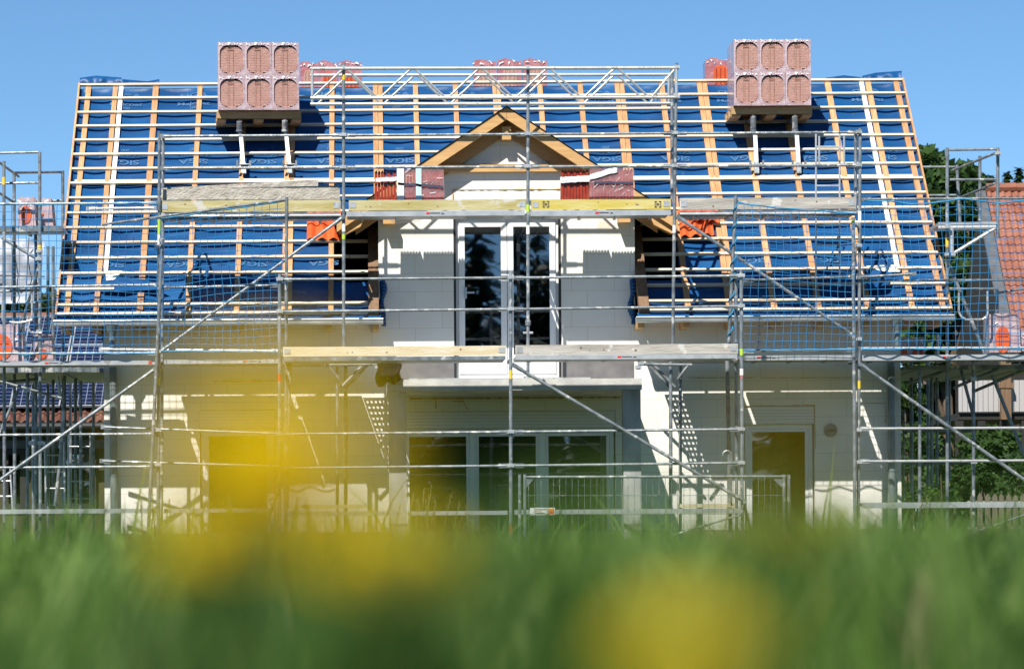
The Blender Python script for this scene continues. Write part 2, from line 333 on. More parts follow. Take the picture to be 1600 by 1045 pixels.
# --- openings: frames, panes
def frame_box(mb, x0, x1, z0, z1, w, y0, y1, bottom=None):
    mb.box(x0, x0 + w, y0, y1, z0, z1); mb.box(x1 - w, x1, y0, y1, z0, z1)
    mb.box(x0 + w, x1 - w, y0, y1, z1 - w, z1); mb.box(x0 + w, x1 - w, y0, y1, z0, z0 + (bottom or w))
def P2(px, y): return PX(px, 600, y)
yf = YW + .10
door = MB(); frame_box(door, doorL + .035, doorR - .035, doorB, doorT, .065, yf, yf + .09)
d_o = door.build("balcony_door", M['white_frame'], house)
for (a, b) in ((718, 793), (794, 869)):
    sx0, sx1 = P2(a, yf), P2(b, yf)
    s = MB(); frame_box(s, sx0, sx1, doorB + .067, doorT - .067, .085, yf - .025, yf + .05, .27)
    s.box(sx0 + .1, sx1 - .1, yf - .030, yf - .026, doorB + .11, doorB + .13); s.build("sash", M['white_frame'], d_o)
    MB().box(sx0 + .08, sx1 - .08, yf + .008, yf + .018, doorB + .33, doorT - .148).build("pane", M['glass'], d_o)
hd = MB(); hx = P2(728, yf); hz = PZ(730, 458, yf); hd.box(hx - .02, hx + .02, yf - .045, yf - .026, hz - .08, hz + .08); hd.box(hx - .01, hx + .13, yf - .075, yf - .055, hz - .01, hz + .015); hd.box(hx - .012, hx + .012, yf - .07, yf - .045, hz - .012, hz + .012)
hd.build("handle", M['alu'], d_o)
MB().box(doorL + .002, doorL + .034, YW + .02, yf + .08, doorB, doorT - .002).build("jamb_seal", M['black_seal'], house);
for k, (pa, pb, ya) in enumerate(((722, 784, 508), (798, 862, 516))):
    q = MB(); n = 12
    for i in range(n + 1):
        for j in range(7):
            u, v_ = i / n, j / 6; top = PZ(pa, ya + 34 * abs(u - (.6 if k == 0 else .35)) ** .8, 46.3); z0 = doorB + .1; p = Vector((PX(pa, 500, 46.3) + (PX(pb, 500, 46.3) - PX(pa, 500, 46.3)) * u, 46.25 + .12 * v_ + .05 * noise.noise(Vector((u * 5, v_ * 3, k * 7.0))), z0 + (top - z0) * v_)); q.v.append(p)
    for i in range(n):
        for j in range(6): a = i * 7 + j; q.f.append((a, a + 7, a + 8, a + 1)); q.m.append(0)
    tag(q.build("insulation_bag", M['label_white'], None, True), "pale crumpled bag standing inside behind the %s balcony door sash" % ("left" if k == 0 else "right"), "bag", "bags behind the balcony door")
bs = MB(); bs.box(doorR - .034, doorR - .002, YW + .02, yf + .08, doorB, doorT - .002)
bs.build("jamb_seal", M['black_seal'], house)
def big_window(name, x0, x1, z0, zt, boxh, mulls, fw_=.06):
    sh = MB().box(x0 + .004, x1 - .004, YW + .012, YW + .2, zt - boxh, zt - .004).build("shutter_box", M['shutter'], house)
    f = MB(); z1 = zt - boxh - .004; frame_box(f, x0 + .02, x1 - .02, z0, z1, fw_, YW + .09, YW + .18)
    xs = [x0 + .02 + fw_] + [c for c in mulls] + [x1 - .02 - fw_]
    for c in mulls: f.box(c - .045, c + .045, YW + .08, YW + .17, z0 + .02, z1 - .02)
    o = f.build(name, M['white_frame'], house)
    for i in range(len(xs) - 1):
        a = xs[i] + (0.045 if i > 0 else 0); b = xs[i + 1] - (.045 if i < len(xs) - 2 else 0)
        s = MB(); frame_box(s, a + .003, b - .003, z0 + .11, z1 - fw_ - .004, .042, YW + .10, YW + .16); s.build("sash", M['white_frame'], o)
        MB().box(a + .042, b - .042, YW + .125, YW + .135, z0 + .15, z1 - fw_ - .05).build("pane", M['glass'], o)
    return o
big_window("terrace_window", gwL, gwR, .34, gwT, .25, [P2(738, YW), P2(847, YW)])
big_window("patio_door", ldL, ldR, .34, ldT, .25, [])
big_window("patio_door", rdL, rdR, .34, rdT, .26, [])
v = MB(); vc = P(1298, 672, YW - .02); v.tube((vc.x, YW - .03, vc.z), (vc.x, YW + .05, vc.z), .095, 24)
vo = v.build("vent_pipe", M['zinc_dark'], house)
MB().box(vc.x - .06, vc.x + .06, YW - .036, YW - .031, vc.z - .02, vc.z + .012).build("vent_flap", M['slate'], vo)
# foam beads over lintels
def foam(pts, th=.018):
    mb = MB()
    for a, b in zip(pts[:-1], pts[1:]):
        n = max(2, int(abs(a[0] - b[0]) / 6) + int(abs(a[1] - b[1]) / 6))
        for i in range(n):
            t0, t1 = i / n, (i + 1) / n
            q0 = P(a[0] + (b[0] - a[0]) * t0, a[1] + (b[1] - a[1]) * t0, YW - .004); q1 = P(a[0] + (b[0] - a[0]) * t1, a[1] + (b[1] - a[1]) * t1, YW - .004)
            mb.tube(q0, q1, th * U(.25, .8), 5)
    return mb.build("foam_bead", M['foam'], house)
foam([(707, 297), (876, 296)]); foam([(708, 297), (708, 311)]); foam([(640, 623), (970, 621)]); foam([(681, 623), (681, 638)])
foam([(333, 596), (432, 595)], .012); foam([(708, 627), (724, 627), (731, 640)], .012); foam([(1076, 590), (1180, 590)], .008); foam([(312, 641), (430, 640), (430, 668)], .01); foam([(1190, 590), (1330, 590)], .006)
foam([(1163, 634), (1273, 633), (1274, 700)], .008); foam([(1345, 630), (1384, 630), (1384, 660)], .006)

# --- balcony
YB = 43.5
bx0, bx1 = PX(605, 600, YB), PX(1003, 600, YB); bzt, bzb = PZ(803, 592, YB), PZ(803, 609.5, YB)
MB().box(bx0, bx1, YB, YW - .002, bzb, bzt).build("balcony_slab", M['concrete'], house)
ep = MB().box(bx0 + .3, bx1 - .7, YB + .05, YB + .09, bzt + .001, bzt + .02)
ep.build("edge_strip", M['alu'], house)
for a, b in ((607.5, 635), (974, 1001.5)):
    MB().box(PX(a, 700, YB + .05), PX(b, 700, YB + .05), YB + .05, YB + .3, 0, bzb - .002).build("column", M['column'], house)
    MB().box(PX(a, 700, YB + .05) - .003, PX(b, 700, YB + .05) + .003, YB + .046, YB + .049, PZ(a, 822, YB), PZ(a, 818, YB)).build("column_shadow_line", M['bitumen'], house)  # dark strip painted across the column as a shadow line

# ------------------------------------------------------------------ roof
def dorm_half(z):           # half width of the dormer roof where it meets the main roof at height z
    if z > DTOP: return 0
    if z > DTOP - DSL * DEH: return (DTOP - z) / DSL
    return None
RIDGE_PX = [(139, 8), (181, 7.5), (244, 9), (313, 7.5), (383, 7.5), (455, 15), (519, 7.5), (590, 15), (649, 7.5), (711, 7.5), (775, 12), (843, 8), (906, 8), (967, 15), (1033, 8.5), (1096, 16), (1157, 8.5), (1221, 8.5), (1292, 9), (1355, 8.5), (1399, 8.5)]
def rx(px): return ((px - CX) * cr + 692 * sr) * YR / F
CB = [(rx(p), wpx * YR / F) for p, wpx in RIDGE_PX]
cbx = [XL] + [c[0] for c in CB] + [XR]
# blue underlay: sags between the strips, rumpled
def sag(x, s):
    j = max(i for i in range(len(cbx)) if cbx[i] <= x + 1e-6); j = min(j, len(cbx) - 2)
    u = (x - cbx[j]) / (cbx[j + 1] - cbx[j]); row = (s / .35) % 1.0
    a = .030 * math.sin(math.pi * u) ** 1.2 * (.8 + .2 * math.sin(math.pi * row))
    return -a + .009 * noise.noise(Vector((x * 2.2, s * 5, 3))) + .005 * noise.noise(Vector((x * 6, s * 17, 9)))
def under_mask(x, s):
    p = R(x, s); h = dorm_half(p.z)
    if h is None: return abs(x - DC) < DH + .02 or (abs(x - DC) < DH + .64 and p.z > ZE + .55)  # underlay left open beside the dormer so the black attic reads as eave shadow
    return abs(x - DC) < min(h, DH) - .25
NX, NS = 400, 130
ms = MB(); idx = {}
for i in range(NX + 1):
    for j in range(NS + 1):
        x = XL + (XR - XL) * i / NX; s = .04 + (SL - .02) * j / NS
        idx[i, j] = len(ms.v); ms.v.append(R(x, s, sag(x, s) if 0 < j < NS else 0))
for i in range(NX):
    for j in range(NS):
        x = XL + (XR - XL) * (i + .5) / NX; s = .04 + (SL - .02) * (j + .5) / NS
        if under_mask(x, s): continue
        ms.f.append((idx[i, j], idx[i + 1, j], idx[i + 1, j + 1], idx[i, j + 1])); ms.m.append(0)
underlay = ms.build("roof_underlay", M['membrane'], house, smooth=True)
bk = MB(); bk.quad((XL, YR, ZR - .05), (XR, YR, ZR - .05), (XR, 2 * YR - YE, ZE - .05), (XL, 2 * YR - YE, ZE - .05)); bk.build("back_roof_underlay", M['membrane'], house)
for i in range(len(CB) - 1):     # rafters carry the underlay
    pass
# rolled ends of underlay over the ridge
def flap(pxs, parent=house):
    mb = MB(); n = 40; ids = []
    for i in range(n + 1):
        t = i / n; px = pxs[0][0] + (pxs[-1][0] - pxs[0][0]) * t
        for k in range(len(pxs) - 1):
            if pxs[k][0] <= px <= pxs[k + 1][0]:
                u = (px - pxs[k][0]) / (pxs[k + 1][0] - pxs[k][0]); top = pxs[k][1] + (pxs[k + 1][1] - pxs[k][1]) * u; bot = pxs[k][2] + (pxs[k + 1][2] - pxs[k][2]) * u
        for q, (f, dy) in enumerate(((0, -.02), (.35, -.03 + .02 * math.sin(px * .35)), (.75, -.01 + .03 * math.sin(px * .22 + 1)), (1, .06), (1.0, .35))):
            pt = P(px, bot + (top - bot) * f, YR + dy); mb.v.append(pt)
    for i in range(n):
        for q in range(4): a = i * 5 + q; mb.f.append((a, a + 5, a + 6, a + 1)); mb.m.append(0)
    return mb.build("ridge_flap", M['membrane'], parent, smooth=True)
flap([(125, 122, 136), (150, 118.5, 136), (190, 121.5, 136)]); flap([(191, 124, 136), (230, 127.5, 136), (249, 124, 136)])
flap([(1290, 122, 129), (1318, 118, 129), (1346, 121, 129)]); flap([(1347, 119, 128.5), (1368, 114, 128.5), (1409, 111, 128.5)])

ROWS = [.02 + .35 * i for i in range(16)] + [SL - .02]
def spans(s, oh=0.0):
    """x intervals of the roof free of the dormer at slope distance s"""
    p = R(0, s); h = dorm_half(p.z)
    if p.z > DTOP: return [(XL, XR)]
    hw = DH + .15 if h is None else h + .02
    return [(XL, DC - hw), (DC + hw, XR)]
for i, s in enumerate(ROWS):
    for a, b in spans(s):
        cuts = [a, b]
        if i == 14 and a == XL: cuts = [a, rx(205)]           # broken batten by the eave
        x = cuts[0]; mb = MB()
        while x < cuts[-1] - .01:                              # each row is butted from lengths of up to 4 m
            x2 = min(cuts[-1], x + U(3.2, 4.2)); t = U(-.004, .004)
            mb.obox(R(x + .002, s - .024 + t, .042), (1, 0, 0), DN, NR, x2 - x - .004, .043, .032); x = x2
        mb.build("batten", M['batten'], house)
for x, wd in CB:
    segs = [(.0, SL - .03)]
    h = abs(x - DC)
    if h < DEH + .02:
        if h < DH + .16:
            zv = DTOP - DSL * h; sv = (ZR - zv) / sa; segs = [(0, sv)]
        else: zv = DTOP - DSL * h; segs = [(0, (ZR - zv) / sa), ((ZR - zv) / sa + .12, SL - .03)]
    for s0, s1 in segs:
        mb = MB()
        if wd > .11:
            mb.obox(R(x - wd / 2, s0, .002), (1, 0, 0), DN, NR, wd / 2 - .003, s1 - s0, .039); mb.obox(R(x + .003, s0, .002), (1, 0, 0), DN, NR, wd / 2 - .003, s1 - s0, .036)
        else: mb.obox(R(x - wd / 2, s0, .002), (1, 0, 0), DN, NR, wd, s1 - s0, .038)
        mb.build("counter_batten", M['counter'], house)
for px, s1 in ((190, 4.55), (1345, 4.6)):
    mb = MB(); x = rx(px); y = 0
    while y < s1: L = min(s1 - y - .004, U(.9, 1.6)); mb.obox(R(x - .033, y + .002, .004), (1, 0, 0), DN, NR, .066, L, .034); y += L + .006
    mb.build("white_strip", M['tape'], house)
mb = MB()
for a, b in spans(ROWS[7] - .07): mb.obox(R(a + .06, ROWS[7] - .115, .004), (1, 0, 0), DN, NR, b - a - .12, .08, .034)
mb.build("overlap_tape", M['tape'], house)
for x in (XL - .03, XR):
    MB().obox(R(x, -.02, -.14), (1, 0, 0), DN, NR, .028, SL + .02, .215).build("verge_board", M['counter'], house)
# dormer side trim boards, hanging underlay rolls
for x, sgn, pa in ((DXL - .15, 1, (598, 606)), (DXR, -1, (980, 992))):
    s0 = 3.6
    MB().obox(R(x + .002, s0, -.02), (1, 0, 0), DN, NR, .146, SL - s0 - .01, .12).build("side_board", M['brown_board'], house)
    mb = MB(); n = 14; xr = DXL + .05 if sgn > 0 else DXR - .05
    for k in range(n):
        a, b = P(0, 0, YW), None
        z0, z1 = PZ(600, 440 + 70 * k / n, YW), PZ(600, 440 + 70 * (k + 1) / n, YW)
        ro = .045 + .012 * math.sin(k * .9); yy = YW - .12 - .02 * math.sin(k * .5); mb.tube((xr + .02 * math.sin(k * .6), yy, z0), (xr + .02 * math.sin((k + 1) * .6), YW - .12 - .02 * math.sin((k + 1) * .5), z1), ro, 9)
    mb.build("underlay_roll", M['membrane'], house, smooth=True)

# underlay print
def letters(txt):
    cu = bpy.data.curves.new("t", 'FONT'); cu.body = txt; cu.align_x = 'CENTER'; cu.align_y = 'CENTER'; cu.size = 1; cu.offset = .03
    o = bpy.data.objects.new("t", cu); sc.collection.objects.link(o); bpy.context.view_layer.update()
    me = bpy.data.meshes.new_from_object(o.evaluated_get(bpy.context.evaluated_depsgraph_get()))
    v = [p.co.copy() for p in me.vertices]; f = [tuple(p.vertices) for p in me.polygons]
    bpy.data.objects.remove(o); bpy.data.meshes.remove(me); bpy.data.curves.remove(cu); return v, f
WORDS = {t: letters(t) for t in ("SIGA", "Majcoat", "200")}
WSZ = {"SIGA": (.44, .115), "Majcoat": (.50, .10), "200": (.13, .07)}
def word(t, x, s, flip):
    v, f = WORDS[t]; w0 = max(p.x for p in v) - min(p.x for p in v); h0 = max(p.y for p in v) - min(p.y for p in v); W, H = WSZ[t]
    sg = -1 if flip else 1; vs = []
    for p in v:
        xx = x + sg * p.x / w0 * W; ss = s - sg * p.y / h0 * H
        vs.append(R(xx, ss, sag(min(max(xx, XL + .01), XR - .01), ss) + .012))
    MB().add(vs, f).build("printed_word", M['print'], underlay)
pitch = 1.035
for k in range(13):
    x = -3.66 + k * pitch
    if x > 8.0: break
    for t, s in (("SIGA", .225), ("Majcoat", .43), ("200", .535)): word(t, x, s, False)
    xx = x + .05
    for t, s in (("200", 1.58), ("Majcoat", 1.69), ("SIGA", 1.87)):
        if xx < 8.1: word(t, xx, s, True)
    x3 = x - .55
    for t, s in (("200", 2.96), ("Majcoat", 3.07), ("SIGA", 4.28), ("Majcoat", 4.93)):
        p = R(x3, s); hh = dorm_half(p.z); hh = DH + .2 if hh is None else hh
        if abs(x3 - DC) > hh + .35 and XL + .2 < x3 + (.5 if t == "SIGA" else 0) < XR - .3: word(t, x3 + (.5 if t == "SIGA" and abs(x3 + .5 - DC) > hh + .35 else 0), s, True)

# gutter, eave strip, tails, downpipes
for a, b in ((PX(85, 507, YE - .06), DXL + .06), (DXR - .05, PX(1490, 497, YE - .06))):
    mb = MB(); zt = ZE - .05; n = 9
    for k in range(n):      # half round trough
        t0, t1 = math.pi * k / n, math.pi * (k + 1) / n; r = .072; cy = YE - .10
        f = lambda t: (cy - r * math.cos(t), zt - r * math.sin(t) * 1.05)
        (y0, z0), (y1, z1) = f(t0), f(t1)
        mb.add([(a, y0, z0), (b, y0, z0), (b, y1, z1), (a, y1, z1)], [(0, 1, 2, 3)])
        f2 = lambda t: (cy - (r - .006) * math.cos(t), zt - (r - .006) * math.sin(t) * 1.05)
        (y0, z0), (y1, z1) = f2(t0), f2(t1)
        mb.add([(a, y0, z0), (b, y0, z0), (b, y1, z1), (a, y1, z1)], [(3, 2, 1, 0)])
    mb.tube((a, YE - .175, zt), (b, YE - .175, zt), .011, 8)
    x = a + .4
    while x < b - .1: mb.box(x, x + .03, YE - .18, YE - .02, zt + .004, zt + .012); x += .64
    for xx in (a, b):      # stop ends
        pts = [(YE - .10 - .072 * math.cos(math.pi * k / n), zt - .0756 * math.sin(math.pi * k / n)) for k in range(n + 1)]
        mb.add([(xx, y, z) for y, z in pts], [tuple(range(n + 1))])
    mb.build("gutter", M['zinc'], house, smooth=False)
    MB().obox(R(a + .03, SL - .035, .0), (1, 0, 0), (0, -.75, -.66), NR, b - a - .06, .12, .004).build("eave_flashing", M['membrane'], house)
for px in (103, 150, 218, 292, 370, 441, 513, 587, 1001, 1072, 1143, 1213, 1283, 1354, 1422, 1466):
    x = PX(px, 515, YE + .1); MB().box(x - .045, x + .045, YE + .02, YW - .003 if WXL < x < WXR else YW + .3, ZE - .19, ZE - .08).build("rafter_tail", M['glulam'], house)
MB().box(XL + .02, DXL - .16, YE + .06, YW - .01, ZE - .068, ZE - .05).build("soffit_board", M['glulam'], house)
MB().box(DXR + .16, XR - .02, YE + .06, YW - .01, ZE - .068, ZE - .05).build("soffit_board", M['glulam'], house)
for ppx, lo0 in ((175, 177.5), (1402, 1393)):
    x = PX(ppx, 512, YE - .1); zt = ZE - .12; mb = MB()
    mb.tube((x, YE - .1, zt), (x, YE - .1, zt - .14), .10, 14, r2=.045); mb.tube((x, YE - .1, zt - .14), (x, YE - .1, PZ(175, 549, YE)), .042, 12)
    mb.build("downpipe_funnel", M['zinc_dark'], house)
    x2 = PX(lo0, 700, YW - .08); mb = MB(); mb.tube((x2, YW - .09, .2), (x2, YW - .09, PZ(175, 566, YW)), .052, 14)
    for yy in (600, 742): z = PZ(175, yy, YW); mb.tube((x2, YW - .09, z - .02), (x2, YW - .09, z + .02), .06, 14)
    mb.build("downpipe", M['zinc_dark'], house)

# --- dormer roof
YD0 = 45.27
for sg in (-1, 1):
    def dl(h, drop): return (DC + sg * h, DTOP - DSL * h - drop)
    # roof deck from the front edge back into the main roof
    mb = MB(); back = lambda z: YR - (ZR - z) * ca / sa
    for d0, d1, mm in ((.012, .15, 0),):
        a0, a1 = dl(0, d0), dl(DEH, d0); b0, b1 = dl(0, d1), dl(DEH, d1)
        vs = [(a0[0], YD0 + .062, a0[1]), (a1[0], YD0 + .062, a1[1]), (a1[0], back(a1[1]) + .1, a1[1]), (a0[0], back(a0[1]) + .1, a0[1]),
              (b0[0], YD0 + .062, b0[1]), (b1[0], YD0 + .062, b1[1]), (b1[0], back(a1[1]) + .1, b1[1]), (b0[0], back(a0[1]) + .1, b0[1])]
        mb.add(vs, [(0, 1, 2, 3), (7, 6, 5, 4), (0, 4, 5, 1), (1, 5, 6, 2), (2, 6, 7, 3), (3, 7, 4, 0)])
    mb.build("dormer_roof", M['glulam'], house)
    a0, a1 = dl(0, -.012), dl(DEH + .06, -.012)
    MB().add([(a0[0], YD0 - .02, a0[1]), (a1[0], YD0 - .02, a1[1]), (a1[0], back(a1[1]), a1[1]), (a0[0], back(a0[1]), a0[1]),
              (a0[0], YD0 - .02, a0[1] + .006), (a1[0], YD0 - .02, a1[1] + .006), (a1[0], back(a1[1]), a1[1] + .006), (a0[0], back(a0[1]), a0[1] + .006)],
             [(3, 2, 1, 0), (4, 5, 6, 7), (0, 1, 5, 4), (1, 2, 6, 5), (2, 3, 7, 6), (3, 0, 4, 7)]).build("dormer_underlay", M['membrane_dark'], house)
    MB().prism([dl(0.002, 0), dl(DEH + .02, 0), dl(DEH + .02, .17), dl(0.002, .175)], YD0, YD0 + .06).build("bargeboard", M['glulam'], house)
    MB().prism([dl(0.002, .152), dl(DEH - .25, .152), dl(DEH - .25, .36), dl(0.002, .36)], YW - .07, YW - .004).build("dormer_rafter", M['rafter_shaded'], house)
    MB().prism([dl(DEH - .42, .16), dl(DEH - .02, .16), dl(DEH - .06, .27), dl(DEH - .32, .31)], YD0 + .065, YW - .075).build("eave_box", M['glulam'], house)
    px = PX(977 if sg > 0 else 608, 340, YW - .4); MB().box(px - .085, px + .085, YD0 + .07, YW - .001, PZ(793, 347, YW - .4), PZ(793, 333, YW - .4)).build("purlin_end", M['glulam'], house)
MB().box(DC - .065, DC + .065, YD0 + .10, YW - .001, PZ(790, 219, YD0 + .16), PZ(790, 199, YD0 + .16)).build("ridge_beam", M['glulam'], house)
zt = PZ(793, 257, YW - .08); MB().box(DC - 1.28, DC + 1.28, YW - .094, YW - .002, zt - .105, zt).build("tie_beam", M['glulam'], house)

# --- clay tiles already laid beside the dormer
def tile_sheet(o, u, d, n, cols, rows, cw, rh, amp=.022, lift=.028, th=.016, skip=None):
    mb = MB(); K = 8
    for r in range(rows):
        for c in range(cols):
            if skip and skip(c, r): continue
            top, bot = [], []
            for k in range(K + 1):
                t = k / K; hgt = amp * (math.sin(2 * math.pi * (t * 1.0) - .6) if True else 0)
                x = c * cw + t * cw * 1.02
                top.append(Vector(o) + Vector(u) * x + Vector(d) * (r * rh - .06) + Vector(n) * (hgt + .004)); bot.append(Vector(o) + Vector(u) * x + Vector(d) * ((r + 1) * rh) + Vector(n) * (hgt + lift))
            low = [p - Vector(n) * th for p in bot]; b = len(mb.v); mb.v += top + bot + low
            for k in range(K):
                mb.f.append((b + k, b + k + 1, b + K + 2 + k, b + K + 1 + k)); mb.m.append(0)
                mb.f.append((b + K + 1 + k, b + K + 2 + k, b + 2 * K + 3 + k, b + 2 * K + 2 + k)); mb.m.append(0)
    return mb
s_t = ROWS[9] + .02
xl0 = PX(480, 360, 46.5); nL = Vector((1, 0, 0))
tile_sheet(R(xl0, s_t, .085), nL, DN, NR, 3, 2, .165, .345, .026).build("laid_tiles", M['tile'], house, smooth=False)
xr0 = PX(1061, 360, 46.5)
ud = (Vector((1, 0, 0)) + DN * -.12).normalized()
tile_sheet(R(xr0 - .02, s_t + .10, .092), ud, DN, NR, 3, 2, .165, .30, .030).build("laid_tiles", M['tile'], house)
ud2 = (Vector((1, 0, 0)) + DN * .10).normalized()
tile_sheet(R(xr0 + .24, s_t + .02, .125), ud2, DN, NR, 2, 1, .165, .34, .030).build("laid_tiles", M['tile'], house)
# torn, patched spots of underlay near both eave corners
def sheet(pts, name, m, parent, n=10, wob=.02):
    a, b, c, d = [Vector(p) for p in pts]; mb = MB()
    for i in range(n + 1):
        for j in range(n + 1):
            u, v_ = i / n, j / n; p = (a * (1 - u) + b * u) * (1 - v_) + (d * (1 - u) + c * u) * v_
            p.y += wob * noise.noise(p * 3.1 + Vector((5, 2, 1))) + wob * .5 * noise.noise(p * 9); mb.v.append(p)
    for i in range(n):
        for j in range(n): q = i * (n + 1) + j; mb.f.append((q, q + n + 1, q + n + 2, q + 1)); mb.m.append(0)
    return mb.build(name, m, parent, smooth=True)
def RP(px, s, o=.06): 
    k = 1 + (s / SL) * .0873; return R((px - CX) * 1.0 * (YR - s * ca) / F + .03, s, o)
sheet([RP(163, 4.62), RP(230, 4.72), RP(262, 4.98, .10), RP(160, 4.98)], "torn_underlay", M['membrane'], house, wob=.05)
sheet([RP(164, 4.5, .05), RP(192, 4.5, .05), RP(178, 4.72, .07), RP(166, 4.74, .07)], "white_patch", M['tape'], house)
sheet([RP(1352, 4.5, .05), RP(1395, 4.48, .05), RP(1405, 4.66, .07), RP(1378, 4.66, .07)], "white_patch", M['tape'], house)
sheet([RP(1352, 4.62, .09), RP(1392, 4.7, .09), RP(1386, 5.0, .12), RP(1350, 5.1, .1)], "torn_underlay", M['membrane'], house, wob=.05)

# ------------------------------------------------------------------ scaffolds
Y1, Y1i, Y2, Y2i = 44.3, 44.86, 42.4, 43.1
def T(parent, name, pts, r=.0242, m='steel', ends=0, sticks=()):
    """a tube through photo points (px, py, depth); ends=1 adds flattened wedge heads"""
    q = [P(*p) for p in pts]; mb = MB()
    for a, b in zip(q[:-1], q[1:]): mb.tube(a, b, r, 10)
    if ends:
        for a, b in ((q[0], q[1]), (q[-1], q[-2])):
            d = (b - a).normalized(); t = Vector((0, 0, 1)) if abs(d.z) < .8 else Vector((1, 0, 0)); e = d.cross(t).normalized(); e2 = e.cross(d)
            mb.obox(a - d * .05 - e * .008 - e2 * .03, d, e, e2, .16, .016, .06); mb.tube(a - e * .012, a + e * .012, .03, 8)
    o = mb.build(name, M[m], parent, smooth=False)
    for (yy, hh, mm) in sticks:
        a = q[0] if q[0].z > q[-1].z else q[-1]; b = q[-1] if a == q[0] else q[0]
        z0 = PZ(pts[0][0], yy, pts[0][2]); z1 = PZ(pts[0][0], yy + hh, pts[0][2]); f = lambda z: a + (b - a) * ((a.z - z) / (a.z - b.z))
        MB().tube(f(z0), f(z1), r * 1.03, 12).build("sticker", M[mm], o)
    return o
def coupler(parent, px, py, Y):
    c = P(px, py, Y); mb = MB(); mb.tube(c + Vector((0, 0, -.03)), c + Vector((0, 0, .03)), .036, 10); mb.tube(c + Vector((0, -.055, 0)), c + Vector((0, .055, 0)), .020, 8); mb.box(c.x - .045, c.x + .045, c.y - .05, c.y - .03, c.z - .02, c.z + .025)
    mb.build("coupler", M['alu'], parent)
def deck(parent, px0, px1, yt, yb, Ya, Yb, sticker=None, m='alu'):
    a, b = P(px0, yt, Ya), P(px1, yt, Ya); zt = (a.z + b.z) / 2; zb = zt - (yb - yt) * Ya / F; mb = MB()
    # front channel with lips, two planks with a gap, cross ribs
    mb.box(a.x, b.x, Ya, Ya + .012, zb, zt); mb.box(a.x, b.x, Ya + .012, Ya + .04, zb, zb + .008)
    o = mb.build("deck", M[m], parent)
    pl = MB(); n = 2; wd = (Yb - Ya - .02) / n
    for i in range(n):
        y0 = Ya + .014 + i * wd; pl.box(a.x + .01, b.x - .01, y0, y0 + wd - .012, zt - .05, zt - .004)
        x = a.x + .2
        while x < b.x - .1: pl.box(x, x + .04, y0 + .01, y0 + wd - .02, zb + .002, zt - .052); x += .5
    pl.build("planks", M['deck'], o)
    if sticker is not None:
        c = P(sticker, yt + (yb - yt) * .5, Ya); h = (zt - zb) * .2; st = MB(); st.box(c.x, c.x + .05, Ya - .0025, Ya - .0005, c.z - h, c.z + h, 0)
        st.box(c.x + .055, c.x + .19, Ya - .0025, Ya - .0005, c.z - h * .35, c.z + h * .6, 1); st.box(c.x + .21, c.x + .25, Ya - .0025, Ya - .0005, c.z - h * .8, c.z + h * .3, 1)
        st.build("sticker", [M['red'], M['ink']], o)
    return o
def toe(parent, px0, px1, yt, yb, Y, m, marks=()):
    a, b = P(px0, yt, Y), P(px1, yt, Y); zt = (a.z + b.z) / 2; zb = zt - (yb - yt) * Y / F
    mb = MB(); n = 18
    for i in range(n):     # slightly uneven edge
        x0, x1 = a.x + (b.x - a.x) * i / n, a.x + (b.x - a.x) * (i + 1) / n
        mb.box(x0, x1, Y, Y + .03, zb, zt + .004 * noise.noise(Vector((x0 * 3, Y, zt))))
    o = mb.build("toe_board", M[m], parent)
    for x in (a.x + .02, b.x - .10): MB().box(x, x + .08, Y - .005, Y - .001, zb + (zt - zb) * .25, zb + (zt - zb) * .8).build("end_fitting", M['alu'], o)
    if marks:
        k = MB()
        for px, h in marks:       # stencilled frame marks
            c = P(px, (yt + yb) / 2, Y); s = .045
            for (x0, x1, z0, z1) in ((-s, -s + .012, -s, s), (-s, -.01, s - .012, s), (.01, s, s - .012, s), (s - .012, s, -s, s), (-s, -.012, -s, -s + .012), (.012, s, -s, -s + .012), (-.022, -.008, -.022, .022), (-.008, .02, -.004, .014), (.008, .02, -.022, -.004)):
                k.box(c.x + x0, c.x + x1, Y - .003, Y - .001, c.z + z0, c.z + z1)
        k.build("stencil_mark", M['ink'], o)
    kn = MB()
    for _ in range(4):
        x = U(a.x + .2, b.x - .2); z = U(zb + .04, zt - .04); kn.tube((x, Y - .0015, z), (x, Y + .001, z), U(.008, .016), 9)
    kn.build("knot", M['brown_board'], o)
    return o

# ---- main facade scaffold
A = thing("facade_scaffold", "long galvanised scaffold with yellow toe boards standing along the eaves of the unfinished house", "scaffold", (PX(247, 840, Y1), Y1, 0))
T(A, "standard", [(249, 206, Y1), (247, 845, Y1)], sticks=((343, 24, 'lime'), (366, 18, 'white'), (590, 12, 'yellow')))
T(A, "standard", [(255, 213, Y1i), (252, 845, Y1i)])
T(A, "leaning_tube", [(254, 374, Y1 - .08), (231, 845, Y1 - .1)], .025)
T(A, "standard", [(537, 99, Y1), (537, 545, Y1)], sticks=((117, 8, 'yellow'), (350, 12, 'white'), (366, 8, 'lime')))
T(A, "standard", [(825, 103, Y1), (825, 588, Y1)], sticks=((320, 12, 'lime'), (352, 14, 'white')))
T(A, "standard", [(1057, 99, Y1), (1051, 548, Y1)], sticks=((120, 10, 'yellow'), (352, 12, 'white')))
T(A, "standard", [(1050, 108, Y1i), (1050, 312, Y1i)])
T(A, "standard", [(1344, 201, Y1), (1341, 845, Y1)], sticks=((330, 18, 'white'), (595, 12, 'yellow')))
T(A, "standard", [(1337, 208, Y1i), (1337, 330, Y1i)])
T(A, "standard", [(1333, 340, Y1 - .1), (1336, 845, Y1 - .1)], sticks=((343, 5, 'lime'),))
T(A, "standard", [(527, 566, Y1 + .1), (527, 840, Y1 + .1)]); T(A, "standard", [(540, 566, Y1i), (540, 840, Y1i)], .028, 'steel_dark')
